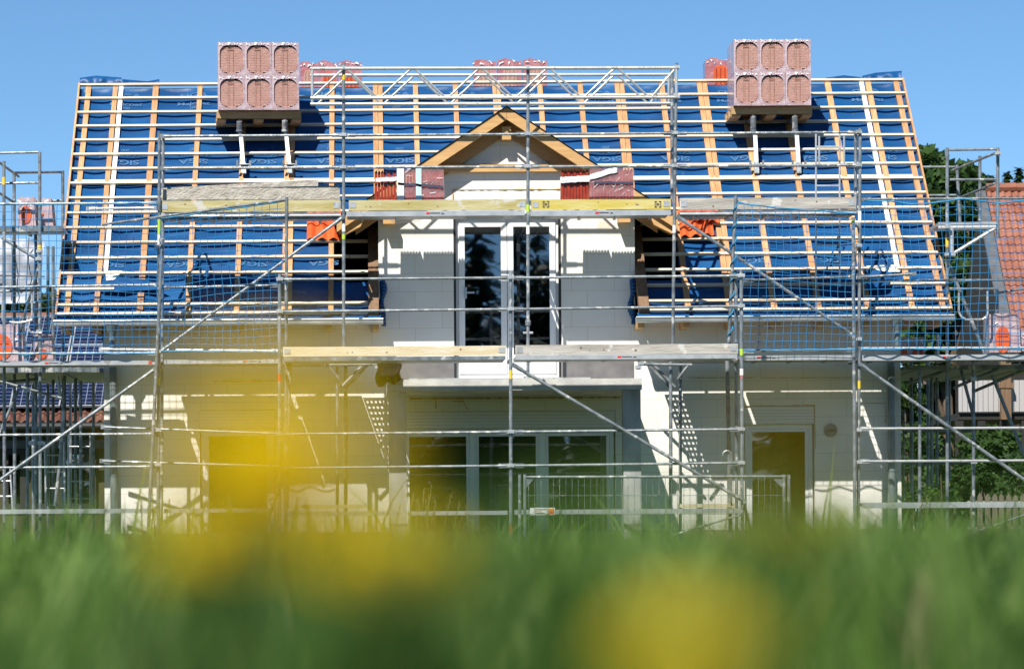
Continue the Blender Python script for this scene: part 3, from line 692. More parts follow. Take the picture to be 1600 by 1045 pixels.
T(A, "standard", [(1048, 558, Y1 + .1), (1048, 840, Y1 + .1)], .026); T(A, "standard", [(1063, 566, Y1i), (1063, 840, Y1i)])
xs = [250, 537, 825, 1055, 1342]
for yl, yr in ((213, 207), (263, 258.5)):
    for a, b in zip(xs[:-1], xs[1:]):
        ya, yb = yl + (yr - yl) * (a - 250) / 1092, yl + (yr - yl) * (b - 250) / 1092
        T(A, "guardrail", [(a + 6, ya, Y1 - .03), (b - 6, yb, Y1 - .03)], .0185, ends=1)
        coupler(A, b - 1, yb, Y1)
    for x, y in ((250, yl), (1342, yr)):
        T(A, "end_rail", [(x + 2, y, Y1), (x + (5 if x < 500 else -6), y + 2, Y1i)], .017)
toe(A, 251, 532, 313, 331, Y1 + .03, 'toe_worn'); toe(A, 545, 823, 312, 328.5, Y1 + .03, 'toe_worn'); toe(A, 830, 1048, 311.5, 327.5, Y1 + .03, 'toe_yellow', ((853, 0), (1028, 0))); toe(A, 1062, 1337, 308.5, 327, Y1 + .03, 'toe_grey')
YDk = 45.02
deck(A, 251, 532, 333, 343, Y1, YDk, m='steel'); deck(A, 541, 820, 329.5, 337.5, Y1, YDk, 666); deck(A, 829, 1048, 328.5, 337, Y1, YDk, 930); deck(A, 1062, 1338, 329, 337.5, Y1, YDk, m='steel')
T(A, "ledger", [(251, 338, Y1 - .02), (532, 336.5, Y1 - .02)], .018, 'alu'); T(A, "ledger", [(1062, 334.5, Y1 - .02), (1338, 333, Y1 - .02)], .018, 'alu')
for x in xs: T(A, "transom", [(x, 338 - (x - 250) * .006, Y1), (CX + (x - CX) * Y1 / YDk, 340 - (x - 250) * .006, YDk)], .024)
# deck at first floor level along both wings
deck(A, -40, 244, 564, 570.5, Y1 - .02, YDk, 70); YDw = 45.27
deck(A, 256, 434, 561.5, 568, Y1, YDw, 380); deck(A, 1164, 1336, 555, 562.5, Y1, YDw, 1183); deck(A, 1347, 1640, 554, 562.5, Y1, YDw, 1473); deck(A, 440, 548, 562, 568, Y1 + .01, YDw, None, 'steel'); deck(A, 1062, 1160, 557, 563, Y1 + .01, YDw, None, 'steel')
for pa, pb, yy in ((549, 583, 564), (1034, 1061, 559)):      # perforated deck ends
    q = MB(); x0, x1 = PX(pa, yy, Y1), PX(pb, yy, Y1); z = PZ(pa, yy, Y1); x = x0
    while x < x1: q.box(x, x + .026, Y1 + .05, YDw - .05, z - .014, z); x += .060
    y = Y1 + .05
    while y < YDw - .05: q.box(x0, x1, y, y + .030, z - .012, z - .003); y += .062
    q.build("perforated_plank", M['steel_dark'], A)
MBx = MB(); c = P(232, 566, Y1 - .02); MBx.box(c.x, c.x + .05, Y1 - .026, Y1 - .021, c.z - .02, c.z + .015); MBx.build("red_tag", M['red'], A)
for x in (247, 437, 1158, 1340): T(A, "transom", [(x, 572 - (x - 250) * .006, Y1), (CX + (x - CX) * Y1 / YDk, 574 - (x - 250) * .006, YDk)], .024, 'steel_dark')
# rails of the wings
for (a, b, m) in (((-30, 319, Y1), (244, 317, Y1), 'steel'), ((-30, 449, Y1 - .03), (242, 445, Y1 - .03), 'steel'), ((252, 449, Y1 - .03), (434, 446, Y1 - .03), 'steel'), ((-30, 552.5, Y1), (243, 551.5, Y1), 'alu'), ((160, 545.5, Y1i), (436, 548, Y1), 'alu'),
                  ((140, 326, Y1i), (240, 325, Y1i), 'alu'),
                  ((1349, 311.5, Y1), (1640, 309.5, Y1), 'steel'), ((1349, 438.5, Y1), (1640, 437, Y1), 'steel'), ((1343, 433, Y1 - .05), (1426, 428, Y1 - .05), 'steel'), ((1166, 438, Y1 - .03), (1336, 432, Y1 - .03), 'steel'), ((1166, 548.5, Y1), (1336, 546, Y1), 'alu'), ((1345, 544, Y1), (1640, 543, Y1), 'alu'),
                  ((-30, 679.5, Y1 - .03), (240, 677.5, Y1 - .03), 'steel'), ((-30, 730.5, Y1 - .03), (238, 728.5, Y1 - .03), 'steel'), ((163, 667, Y1i), (434, 677, Y1), 'steel'), ((161, 720, Y1i), (434, 728, Y1), 'steel'),
                  ((1346, 669.5, Y1), (1640, 668, Y1), 'alu'), ((1346, 720.5, Y1), (1640, 719, Y1), 'alu')):
    T(A, "guardrail", [a, b], .0185, m, ends=1)
deck(A, -40, 240, 795, 802, Y1, Y1i, None); deck(A, 256, 430, 794, 800.5, Y1 + .2, YDk, None); deck(A, 1347, 1640, 784, 793, Y1, Y1i, None)
# braces
T(A, "brace", [(534, 341, Y1 - .04), (251, 549, Y1 - .04)], .0235, ends=1); T(A, "brace", [(1062, 341, Y1 - .04), (1333, 524, Y1 - .06)], .0235, ends=1)
T(A, "brace", [(240, 578, Y1 - .05), (-30, 771, Y1 - .05)], .025, ends=1); T(A, "brace", [(1345, 570, Y1 - .05), (1640, 777, Y1 - .05)], .025, ends=1)
T(A, "brace", [(1640, 790, Y1 - .1), (1435, 862, Y1 - .1)], .014)
T(A, "net_rail", [(160, 351, Y1 - .1), (447, 312, Y2i)], .0185)
for px, py in ((247, 385), (253, 376), (247, 549), (1341, 384), (1335, 352), (1341, 530), (247, 672), (247, 726), (1340, 672), (1340, 722)): coupler(A, px, py, Y1 - .03)
# brackets under the first floor deck by the balcony
for x0, s in ((533, 1), (1055, -1)):
    for dx, q in ((0, Y1 + .1), (8, Y1i)):
        T(A, "bracket_strut", [(x0 + dx * s, 605, q), (x0 + (38 + dx) * s, 566, q)], .022, 'steel_dark')
    T(A, "bracket_strut", [(x0 - 4 * s, 592, Y1), (x0 - 22 * s, 568, Y1)], .02, 'steel_dark'); T(A, "bracket_arm", [(x0 - 26 * s, 570, Y1), (x0 + 52 * s, 569, Y1)], .022, 'steel_dark')
    coupler(A, x0 + 58 * s, 574, Y1); coupler(A, x0 + 54 * s, 568, Y1)
# lattice girders over the ridge line
for q, y0, y1, dy in ((Y1 - .05, 107.5, 153.5, 0), (Y1i + .06, 118, 163, 1)):
    g = MB(); xa, xb = 485, 1060 - (12 if dy else 0); sl_ = -.0007 * 4
    f = lambda x, y: P(x, y + (x - 485) * -.002, q)
    g.tube(f(xa, y0), f(xb, y0), .0242, 10); g.tube(f(xa, y1), f(xb, y1), .0242, 10)
    x = 488 + 8 * dy; up = False
    while x < xb - 20:
        x2 = min(x + 49 - dy, xb - 4); g.tube(f(x, y0 if up else y1), f(x2, y1 if up else y0), .0165, 6); x = x2 + 4; up = not up
    g.tube(f(xa + 3, y0), f(xa + 3, y1), .02, 8); g.tube(f(xb - 3, y0), f(xb - 3, y1), .02, 8)
    g.build("lattice_girder", M['alu'], A)
for x in (537, 825, 1057):
    for y in (107, 153): coupler(A, x, y - (x - 485) * .002, Y1 - .02)
MBg = MB(); MBg.tube(P(826, 588, Y1), P(826, 591, Y1), .075, 12); c = P(825, 520, Y1); MBg.tube(c + Vector((-.07, 0, 0)), c + Vector((.07, 0, 0)), .018, 8); MBg.tube(P(825, 500, Y1), P(825, 508, Y1), .04, 10); MBg.build("base_jack", M['steel'], A)

# ---- balcony scaffold in front
B = thing("balcony_scaffold", "lower galvanised scaffold with two guardrails standing before the balcony", "scaffold", (PX(798, 850, Y2), Y2, 0))
T(B, "standard", [(437, 428, Y2), (436, 850, Y2)], sticks=((584, 12, 'red'),)); T(B, "standard", [(798, 424, Y2), (798, 860, Y2)], sticks=((578, 14, 'yellow'), (820, 16, 'red'))); T(B, "standard", [(1158, 422, Y2), (1160, 860, Y2)], sticks=((545, 10, 'lime'), (576, 16, 'white'), (586, 6, 'red')))
T(B, "standard", [(448, 308, Y2i), (446, 850, Y2i)]); T(B, "standard", [(1150, 306, Y2i), (1138, 550, Y2i)]); T(B, "standard", [(1150, 430, Y2i), (1151, 850, Y2i)], m='steel')
T(B, "inner_standard", [(1136, 556, Y2i + .3), (1142, 850, Y2i + .3)], .03, 'steel_dark'); T(B, "inner_standard", [(453, 568, Y2i), (448, 790, Y2i)], .025)
for ya, yb in ((436.5, 431), (487, 478.5), (678, 670.5), (731, 723)):
    ym = (ya + yb) / 2 + .3
    T(B, "guardrail", [(443, ya, Y2), (792, ym, Y2)], .0185, ends=1); T(B, "guardrail", [(805, ym, Y2), (1153, yb, Y2)], .0185, ends=1)
    for x, y in ((437, ya), (798, ym), (1158, yb)): coupler(B, x, y, Y2)
    T(B, "end_rail", [(437, ya, Y2), (447, ya + 3, Y2i)], .0185); T(B, "end_rail", [(1158, yb, Y2), (1148, yb + 3, Y2i)], .0185)
toe(B, 442, 791, 541, 556, Y2 + .03, 'toe_pale'); toe(B, 805, 1153, 538, 553.5, Y2 + .03, 'toe_grey', ())
deck(B, 443, 790, 557, 563, Y2, Y2 + .82, None, 'steel'); deck(B, 805, 1152, 554, 561, Y2, Y2 + .82, 965)
deck(B, 443, 793, 798.5, 805, Y2, Y2 + .3, None); deck(B, 804, 1155, 795, 802.5, Y2, Y2 + .3, None)
for x in (437, 798, 1158): T(B, "transom", [(x, 562, Y2), (CX + (x - CX) * Y2 / Y2i, 566, Y2i)], .024, 'steel_dark')
T(B, "brace", [(805, 572, Y2 - .04), (1160, 781, Y2 - .04)], .0245, ends=1); T(B, "brace", [(1160, 803, Y2 - .06), (950, 866, Y2 - .06)], .014); T(B, "brace", [(437, 760, Y2), (405, 850, Y2 + .4)], .02); T(B, "brace", [(1161, 780, Y2), (1180, 862, Y2 + .3)], .022)
hk = MB(); pts = [P(1136 + 7 * math.cos(math.pi * k / 8), 712 - 8 * math.sin(math.pi * k / 8), Y2 + .1) for k in range(9)]; pts = [P(1143, 790, Y2 + .1)] + pts; hk.path(pts, .014); hk.build("hook", M['steel'], B)
pl = MB(); c = P(828, 793, Y2); e = P(867, 804, Y2); pl.box(c.x, e.x, Y2 - .02, Y2 - .012, e.z, c.z)
po = pl.build("name_plate", M['white'], B)
q = MB(); q.box(c.x + .06, c.x + .22, Y2 - .023, Y2 - .0205, c.z - .028, c.z - .018, 0); q.box(c.x + .06, c.x + .2, Y2 - .023, Y2 - .0205, c.z - .075, c.z - .066, 0); q.box(e.x - .09, e.x - .01, Y2 - .023, Y2 - .0205, e.z + .012, c.z - .012, 1); q.box(e.x - .07, e.x - .03, Y2 - .025, Y2 - .0235, e.z + .02, e.z + .05, 2); q.box(c.x + .06, c.x + .15, Y2 - .023, Y2 - .0205, c.z - .052, c.z - .046, 2)
q.build("plate_print", [M['ink'], M['orange'], M['red']], po)
lh = MB()
for px, py in ((448, 790), (560, 792), (730, 797), (1010, 790)): pass
tb = MB(); a = P(440, 789, Y2i); b = P(570, 793, Y2i); tb.box(a.x, b.x, Y2i, Y2i + .3, b.z, a.z); tb.build("low_plank", M['toe_pale'], B)
tb = MB(); a = P(1062, 787, Y2i); b = P(1150, 792, Y2i); tb.box(a.x, b.x, Y2i, Y2i + .3, b.z, a.z); tb.build("low_plank", M['toe_pale'], B)

# ---- scaffold at the left gable
C_ = thing("gable_scaffold", "scaffold tower at the left gable with a pale sheet and tile packs on its decks", "scaffold", (PX(62, 840, 45.2), 45.2, 0), "scaffold towers at the gables")
for a, b, q, m, st in ((62, 238, 45.2, 'steel', ((383, 10, 'yellow'), (392, 8, 'white'))), (6, 252, 45.0, 'steel', ((277, 12, 'yellow'),)), (22, 269, 46.2, 'steel', ()), (98, 267, 47.2, 'steel', ())):
    T(C_, "standard", [(a, b, q), (a + 1, 850, q)], m=m, sticks=st)
for x, yt, q, m in ((43, 575, 45.6, 'steel'), (52, 600, 46, 'steel'), (83, 385, 48, 'steel_dark'), (101, 570, 46.5, 'steel_dark'), (118, 575, 47.5, 'steel_dark'), (126, 595, 45.8, 'steel'), (146, 575, 49, 'steel_dark'), (75, 385, 49, 'steel_dark'), (110, 575, 50, 'steel_dark'), (56, 365, 45.8, 'steel')):
    T(C_, "standard", [(x, yt, q), (x, 850, q)], m=m)
for p in (((-20, 239.5, 45.2), (60, 238, 45.2)), ((-20, 287, 45.2), (60, 285.5, 45.2)), ((23, 270, 46.2), (96, 269, 47.2)), ((80, 314, 47.2), (97, 313.5, 47.2)), ((-4, 252, 45), (29, 276, 46.2)), ((-4, 300, 45), (24, 318, 46.2)), ((-20, 456, 45.2), (64, 453, 45.2)), ((30, 473, 45.6), (55, 473, 45.6))):
    T(C_, "guardrail", list(p), .0185, ends=0)
deck(C_, -40, 98, 353, 362, 45.25, 46.1, None, 'steel'); deck(C_, -40, 155, 574, 582, 45.3, 49, None, 'steel')
T(C_, "brace", [(3, 372, 45.3), (54, 402, 45.3)], .024); T(C_, "brace", [(62, 412, 45.2), (30, 520, 45.4)], .022); T(C_, "brace", [(28, 610, 45.6), (-2, 680, 45.6)], .022); T(C_, "brace", [(97, 690, 45.4), (86, 790, 45.4)], .024); T(C_, "brace", [(100, 640, 45.4), (94, 700, 45.4)], .024)
T(C_, "bracket_arm", [(-20, 590, 45.4), (96, 622, 45.4)], .022); T(C_, "bracket_arm", [(-20, 600, 45.6), (60, 592, 45.6)], .022, 'steel_dark'); T(C_, "bracket_arm", [(90, 588, 45.6), (95, 624, 45.6)], .024, 'alu')
for cx_, w_ in ((24, 23), ):
    hp = MB(); pts = [P(4, 458, 45.1)] + [P(4 + (46 * k / 8), 500 + 4 * math.sin(math.pi * k / 8), 45.1) for k in range(9)] + [P(50, 458, 45.1)]; hp.path(pts, .015); hp.build("gate_hoop", M['alu'], C_)
hp = MB(); hp.path([P(42, 505, 45.1), P(43, 512, 45.1), P(48, 519, 45.1), P(65, 520, 45.1)], .015); hp.build("gate_hoop", M['alu'], C_)
for px, py in ((62, 393), (60, 405), (42, 610), (62, 518), (50, 692), (64, 692)): coupler(C_, px, py, 45.2)
sheet([P(-30, 372, 48.5), P(70, 374, 48.5), P(60, 470, 48.5), P(-30, 478, 48.5)], "pale_tarp", M['pale_sheet'], C_, 16, .12)
sp = MB(); sp.path([P(-20, 430, 48.4), P(70, 432, 48.4)], .012); sp.path([P(20, 372, 48.4), P(18, 470, 48.4)], .008); sp.path([P(45, 372, 48.4), P(40, 470, 48.4)], .008); sp.build("tarp_lath", M['slate'], C_)

# ---- scaffold at the right gable
D_ = thing("gable_scaffold", "scaffold tower at the right gable before trees and the red tiled roof", "scaffold", (PX(1483, 840, 45.2), 45.2, 0), "scaffold towers at the gables")
for a, b, b2, q, m in ((1480, 231, 850, 45.2, 'steel'), (1495, 258, 350, 47, 'steel'), (1531, 244, 345, 47, 'steel'), (1559, 231, 372, 45.2, 'steel'), (1437, 572, 850, 45.0, 'steel'), (1521, 566, 850, 45.2, 'steel'), (1456, 566, 760, 47, 'steel_dark'), (1464, 575, 760, 48, 'steel_dark'), (1483, 566, 750, 49, 'steel_dark'), (1424, 566, 770, 48, 'steel_dark'), (1450, 566, 760, 50, 'steel_dark'), (1558, 452, 505, 46, 'steel'), (1465, 522, 553, 46, 'alu')):
    T(D_, "standard", [(a, b, q), (a + (5 if b == 258 else 0), b2, q)], m=m, sticks=((372, 14, 'yellow'),) if a == 1480 else ())
for p in (((1482, 234.5, 45.2), (1557, 233.5, 45.2)), ((1442, 261, 47), (1492, 261, 47)), ((1484, 281, 45.2), (1557, 280.5, 45.2)), ((1487, 267, 46.8), (1554, 240, 45.3)), ((1500, 309, 46.8), (1554, 287, 45.3)), ((1446, 305.5, 47), (1494, 305, 47)), ((1482, 451, 45.2), (1556, 451, 45.2)), ((1558, 458, 46), (1640, 444, 46))):
    T(D_, "guardrail", list(p), .018)
deck(D_, 1466, 1558, 347, 351, 45.15, 46, None, 'alu'); T(D_, "bracket_arm", [(1466, 356, 45.15), (1556, 355, 45.15)], .03, 'alu'); T(D_, "bracket_arm", [(1487, 356, 45.15), (1487, 397, 45.15)], .03, 'alu'); T(D_, "bracket_strut", [(1490, 396, 45.15), (1556, 356, 45.15)], .026, 'alu')
T(D_, "brace", [(1484, 416, 45.3), (1540, 556, 45.3)], .027); T(D_, "brace", [(1500, 572, 45.4), (1521, 650, 45.4)], .024, 'steel_dark'); T(D_, "brace", [(1550, 585, 45.4), (1600, 712, 45.4)], .026, 'steel_dark')
hp = MB(); hp.path([P(1498, 455, 45.15), P(1498, 488, 45.15), P(1503, 496, 45.15), P(1510, 499, 45.15), P(1534, 499, 45.15), P(1541, 496, 45.15), P(1543, 490, 45.15), P(1543, 455, 45.15)], .016); hp.build("gate_hoop", M['alu'], D_)
deck(D_, 1415, 1640, 570, 577, 45.3, 49, None, 'steel')
T(D_, "bracket_arm", [(1490, 606, 45.3), (1560, 576, 45.3)], .024, 'steel_dark'); T(D_, "bracket_arm", [(1520, 612, 45.6), (1600, 578, 45.6)], .024, 'steel_dark'); T(D_, "bracket_arm", [(1415, 600, 45.8), (1480, 578, 45.8)], .022, 'steel_dark')
for px, py in ((1480, 398), (1487, 398), (1559, 240), (1521, 722), (1521, 592), (1480, 355)): coupler(D_, px, py, 45.1)
T(D_, "guardrail", [(1410, 673, 47), (1520, 673, 47)], .018, 'steel_dark'); T(D_, "guardrail", [(1415, 724, 47), (1520, 724, 47)], .018, 'steel_dark')

# ------------------------------------------------------------------ safety nets
def net(label, outline_top, outline_bot, Yq, cell=.105, wave=.05):
    """outline_top / _bot: photo polylines from left to right; a knotted mesh hung between them"""
    def interp(pl, t):
        L = pl[0][0] + (pl[-1][0] - pl[0][0]) * t
        for a, b in zip(pl[:-1], pl[1:]):
            if a[0] <= L <= b[0] + 1e-6: return L, a[1] + (b[1] - a[1]) * (L - a[0]) / max(1e-6, b[0] - a[0])
        return L, pl[-1][1]
    W = abs(outline_top[-1][0] - outline_top[0][0]) * Yq / F; H = max(b[1] for b in outline_bot) - min(a[1] for a in outline_top); H *= Yq / F
    nu, nv = max(3, int(W / cell)), max(3, int(H / cell)); g = {}; sd = U(0, 50)
    for i in range(nu + 1):
        for j in range(nv + 1):
            u, v_ = i / nu, j / nv; xt, yt = interp(outline_top, u); xb, yb = interp(outline_bot, u)
            p = P(xt + (xb - xt) * v_, yt + (yb - yt) * v_, Yq)
            k = math.sin(math.pi * v_) ** .5 if 0 < v_ < 1 else 0
            p += Vector((noise.noise(Vector((u * W * 1.6, v_ * H * 1.6, sd))) * .06, -.02 + wave * noise.noise(Vector((u * W, v_ * H, sd + 9))), noise.noise(Vector((u * W * 1.1, v_ * H * 1.3, sd + 4))) * .07)) * k
            g[i, j] = p
    mb = MB()
    for i in range(nu + 1):
        for j in range(nv + 1):
            if i < nu: mb.tube(g[i, j], g[i + 1, j], .0042, 3, cap=False)
            if j < nv: mb.tube(g[i, j], g[i, j + 1], .0042, 3, cap=False)
    ropes = []      # border ropes wound round the tubes
    for pl, off in ((outline_top, 0), (outline_bot, 1)):
        n = max(8, nu * 2); pts = []
        for i in range(n + 1):
            x, y = interp(pl, i / n); pts.append(P(x, y + 2.2 * noise.noise(Vector((i * .21, off * 3.0, sd))) + 1.2, Yq - .03 + .02 * math.sin(i * .8)))
        ropes.append(MB().path(pts, .010, 5))
    o = tag(mb.build("safety_net", M['net']), label, "safety net", "blue safety nets on the scaffold")
    for rp in ropes: rp.build("border_rope", M['rope'], o)
    return o
net("blue safety net hung at the far left below the tile pack deck", [(-30, 319), (245, 317)], [(-30, 552), (245, 551)], Y1 - .05)
net("blue safety net hung under the slanting rail of the left wing", [(252, 340), (446, 313)], [(252, 548), (446, 549)], Y1 - .14, wave=.1)
net("blue safety net hung right of the dormer before the ladder", [(1150, 315), (1190, 322), (1336, 333)], [(1146, 546), (1336, 545)], Y1 - .16, wave=.1)
net("blue safety net hung at the far right before the red tiled roof", [(1350, 312), (1440, 318), (1500, 310), (1560, 316), (1640, 309)], [(1347, 545), (1640, 543)], Y1 - .05)
rp = MB(); pts = [P(1150 - (k / 60) * 11 + 4.0 * math.sin(k * .9), 310 + k * 4.0, Y2i + .04 * math.cos(k * .9)) for k in range(60)]; rp.path(pts, .009, 5)
tag(rp.build("rope", M['rope']), "teal rope wound round the slanting pole right of the dormer", "rope")

# ------------------------------------------------------------------ tile packs on the roof
def pack_mesh():
    """one film wrapped pack of roof tiles; origin at the middle of its lower front edge, the window towards -y"""
    W, H, D = .405, .565, .44
    t = thing("tile_pack", "", "tile pack", (0, 0, 0))
    rr = lambda w, h, r, n=7: [(cx + r * math.cos(a), cz + r * math.sin(a)) for cx, cz, a0 in ((w / 2 - r, h / 2 - r, 0), (-w / 2 + r, h / 2 - r, math.pi / 2), (-w / 2 + r, -h / 2 + r, math.pi), (w / 2 - r, -h / 2 + r, 1.5 * math.pi)) for a in [a0 + math.pi / 2 * k / n for k in range(n + 1)]]
    inner = rr(W * .86, H * .85, .125); outer = [(max(-W / 2, min(W / 2, x * 9)), max(-H / 2, min(H / 2, z * 9))) for x, z in inner]
    outer = []
    for k in range(len(inner)):
        q = k // 8; c = ((W / 2, H / 2), (-W / 2, H / 2), (-W / 2, -H / 2), (W / 2, -H / 2))[q]; f = (k % 8) / 7
        x, z = inner[k]; ex = c[0] if True else x; ez = c[1]
        if q in (0, 2): px, pz = (c[0], z + (c[1] - z) * f) if f < .5 else (x + (c[0] - x) * (1 - f), c[1])
        else: px, pz = (x + (c[0] - x) * f, c[1]) if f < .5 else (c[0], z + (c[1] - z) * (1 - f))
        if f in (0.0,) : px, pz = ((c[0], z) if q in (0, 2) else (x, c[1]))
        if f == 1.0: px, pz = ((x, c[1]) if q in (0, 2) else (c[0], z))
        if abs(f - 3 / 7) < .01 or abs(f - 4 / 7) < .01: px, pz = c
        outer.append((px, pz))
    n = len(inner); mb = MB(); zc = H / 2
    ring = lambda poly, y: [(x, y, z + zc) for x, z in poly]
    vs = ring(inner, .018) + ring(inner, -.004) + ring(outer, 0.0) + ring(outer, D); fs = []
    for k in range(n):
        k2 = (k + 1) % n
        for a in range(3): fs.append((a * n + k, a * n + k2, (a + 1) * n + k2, (a + 1) * n + k))
    fs.append(tuple(range(3 * n, 4 * n))); mb.add(vs, fs); mb.build("film_wrap", M['wrap'], t)
    # the stacked tile ends seen through the opening
    tl = MB(); N = 17; h = H * .85
    for i in range(N):
        z0, z1 = zc - h / 2 + h * i / N + .001, zc - h / 2 + h * (i + 1) / N
        fr = (i + .5) / N; cut = .125
        wz = W * .86 / 2 - (0.125 - math.sqrt(max(0, .015625 - max(0, cut - min(z0 - zc + h / 2, zc + h / 2 - z1)) ** 2)) if min(z0 - zc + h / 2, zc + h / 2 - z1) < cut else 0)
        dy = U(-.002, .002)
        for a, b, dd in ((-wz, -.052, .022), (-.052, -.036, .029), (-.036, .026, .025), (.026, .040, .029), (.040, wz, .021)):
            if b - a > .005: tl.box(a, b, dd + dy, D - .03, z0, z1 - .002)
    tl.build("tile_ends", M['tile_pink'], t)
    nb = MB()                       # ridge knob shadow groove at the head
    nb.box(-.05, .04, .0165, .0205, zc + h / 2 - .085, zc + h / 2 - .06); nb.box(-.034, -.024, .0205, .0235, zc - h * .42, zc + h / 2 - .06); nb.box(.024, .034, .0205, .0235, zc - h * .42, zc + h / 2 - .06); nb.build("head_groove", M['tile_groove'], t)
    cr_ = MB()                      # crumpled film tufts at the head
    for k in range(16):
        x = -W * .45 + W * .9 * U(0, 1); z = H * (.985 - .95 * (k % 3 == 0)) - U(-.0, .03) + .012; a = Vector((x, -.011, z)); cr_.add([a, a + Vector((U(-.05, .05), U(-.004, .002), U(-.012, .012))), a + Vector((U(-.03, .03), -.006, U(-.03, .012)))], [(0, 1, 2)])
    for k in range(9):
        x = -W * .4 + W * .8 * (k + U(.1, .9)) / 9; z = H - U(.008, .035); a = Vector((x, -.012, z)); b = a + Vector((U(-.05, .05), U(-.006, .006), U(-.03, .012))); c = a + Vector((U(-.03, .03), -.008, U(-.03, .0)))
        cr_.add([a, b, c], [(0, 1, 2)])
    cr_.build("film_crumple", M['wrap_white'], t)
    return t, W, H, D
proto, PW, PH, PD = pack_mesh()
used = [False]
def put_pack(x, y, z, yaw, label, group):
    t = proto if not used[0] else copy_tree(proto); used[0] = True
    t.location = (x, y, z); t.rotation_euler = (U(-.008, .008), U(-.01, .01), yaw); t['label'] = label; t['group'] = group; return t
def stack(px0, px1, ytop, ybot, Yq, yaw, side):
    z0 = PZ((px0 + px1) / 2, ybot, Yq); z1 = PZ((px0 + px1) / 2, ytop, Yq); x0, x1 = PX(px0, 130, Yq), PX(px1, 130, Yq)
    sx, sz = (x1 - x0) / (3 * PW), (z1 - z0) / (2 * PH); c, s = math.cos(yaw), math.sin(yaw)
    lab = {(0, 0): "left end, lower tier", (1, 0): "middle, lower tier", (2, 0): "right end, lower tier", (0, 1): "left end, upper tier", (1, 1): "middle, upper tier", (2, 1): "right end, upper tier"}
    for r in (0, 1):
        for k in range(3):
            lx = ((k - 1) * PW * 1.006) * sx; cx_ = (x0 + x1) / 2
            for d in (0, 1):
                t = put_pack(cx_ + lx * c - d * PD * s, Yq + lx * s + d * PD * 1.01 * c, z0 + r * PH * sz, yaw, ("film wrapped tile pack at the %s of the %s roof pallet" % (lab[k, r], side)) if d == 0 else "film wrapped tile pack in the hidden back row of the %s roof pallet" % side, "front row packs on the %s roof pallet" % side if d == 0 else "back row packs on the %s roof pallet" % side)
                t.scale = (sx, 1, sz)
    # pallet
    t = thing("pallet", "brown wooden pallet under the pink tile packs of the %s roof stack" % side, "pallet", ((x0 + x1) / 2, Yq, z0 - .145), "pallets on the roof")
    mb = MB(); wd = (x1 - x0) / 2 + .03
    for i in range(5): y = .02 + i * .2; mb.box(-wd, wd, y, y + .13, .118, .14)
    bl = []
    for x in (-wd, -.07, wd - .14):
        for y in (.03, .41, .80): bl.append(MB().box(x, x + .14, y, y + .12, .025, .117))
    bo = MB()
    for x in (-wd, -.07, wd - .14): bo.box(x, x + .14, .02, .95, 0, .024)
    fr = MB().box(-wd, wd, -.004, .018, .03, .139)
    for m_, nm in (*((q_, "block") for q_ in bl), (mb, "deck_boards"), (bo, "runner"), (fr, "front_board")):
        me = m_.build(nm, M['pallet'], None); me.parent = t
    t.rotation_euler = (0, 0, yaw); t.location.y += .10
    return x0, x1, z0
def support(pxs, Yq, zt, side):
    """height adjustable roof pallet carrier: two posts from the battens to the pallet"""
    cx_ = PX(sum(p[0] for p in pxs) / 2, 240, 47); t = thing("pallet_carrier", "white and grey steel carrier frame under the %s roof pallet" % side, "pallet carrier", (cx_, 47, zt - .8), "pallet carriers on the roof")
    for (pt, pb) in pxs:
        # pixel tops and feet on the roof
        a = P(pt, 180, Yq + .1); f_ = P(pb, 270, 47.22); top = P(pt, 203, Yq + .16)
        T_ = MB(); T_.tube(Vector((a.x, a.y, zt - .15)), top, .042, 12); T_.tube(top, top + Vector((0, 0, -.03)), .05, 12); T_.build("upper_sleeve", M['steel'], t)
        sp_ = R(PX(pb, 210, 47.2), 1.35, .12); mid = P(pt + 2.5, 214, Yq + .16)
        MB().tube(top + Vector((0, 0, -.03)), mid, .03, 8).build("thread", M['steel_dark'], t)
        q = MB(); d = (f_ - mid); n_ = d.normalized(); e = Vector((1, 0, 0)); q.obox(mid - e * .028, e, n_, n_.cross(e), .056, d.length * .74, .05); q.build("white_leg", M['white_frame'], t)
        q = MB(); q.obox(mid + n_ * d.length * .74 - e * .035, e, n_, n_.cross(e), .07, d.length * .3, .045); q.tube(f_ + Vector((-.11, -.03, .12)), f_ + Vector((.11, -.03, .12)), .012, 6)
        for xx in (-.11, .08): q.box(f_.x + xx, f_.x + xx + .03, f_.y - .06, f_.y - .03, f_.z + .06, f_.z + .18)
        q.build("hook_foot", M['steel'], t)
        MB().tube(Vector((a.x, a.y, zt - .155)), Vector((a.x, a.y + .85, zt - .155)), .028, 8).build("fork", M['steel_dark'], t)
a = stack(341, 467, 67, 172, 47.25, math.radians(3.6), "left"); support([(374, 381), (445, 453)], 47.25, a[2], "left")
a = stack(1147, 1267, 62, 165, 47.25, 0, "right"); support([(1177, 1182), (1242, 1248)], 47.25, a[2], "right")

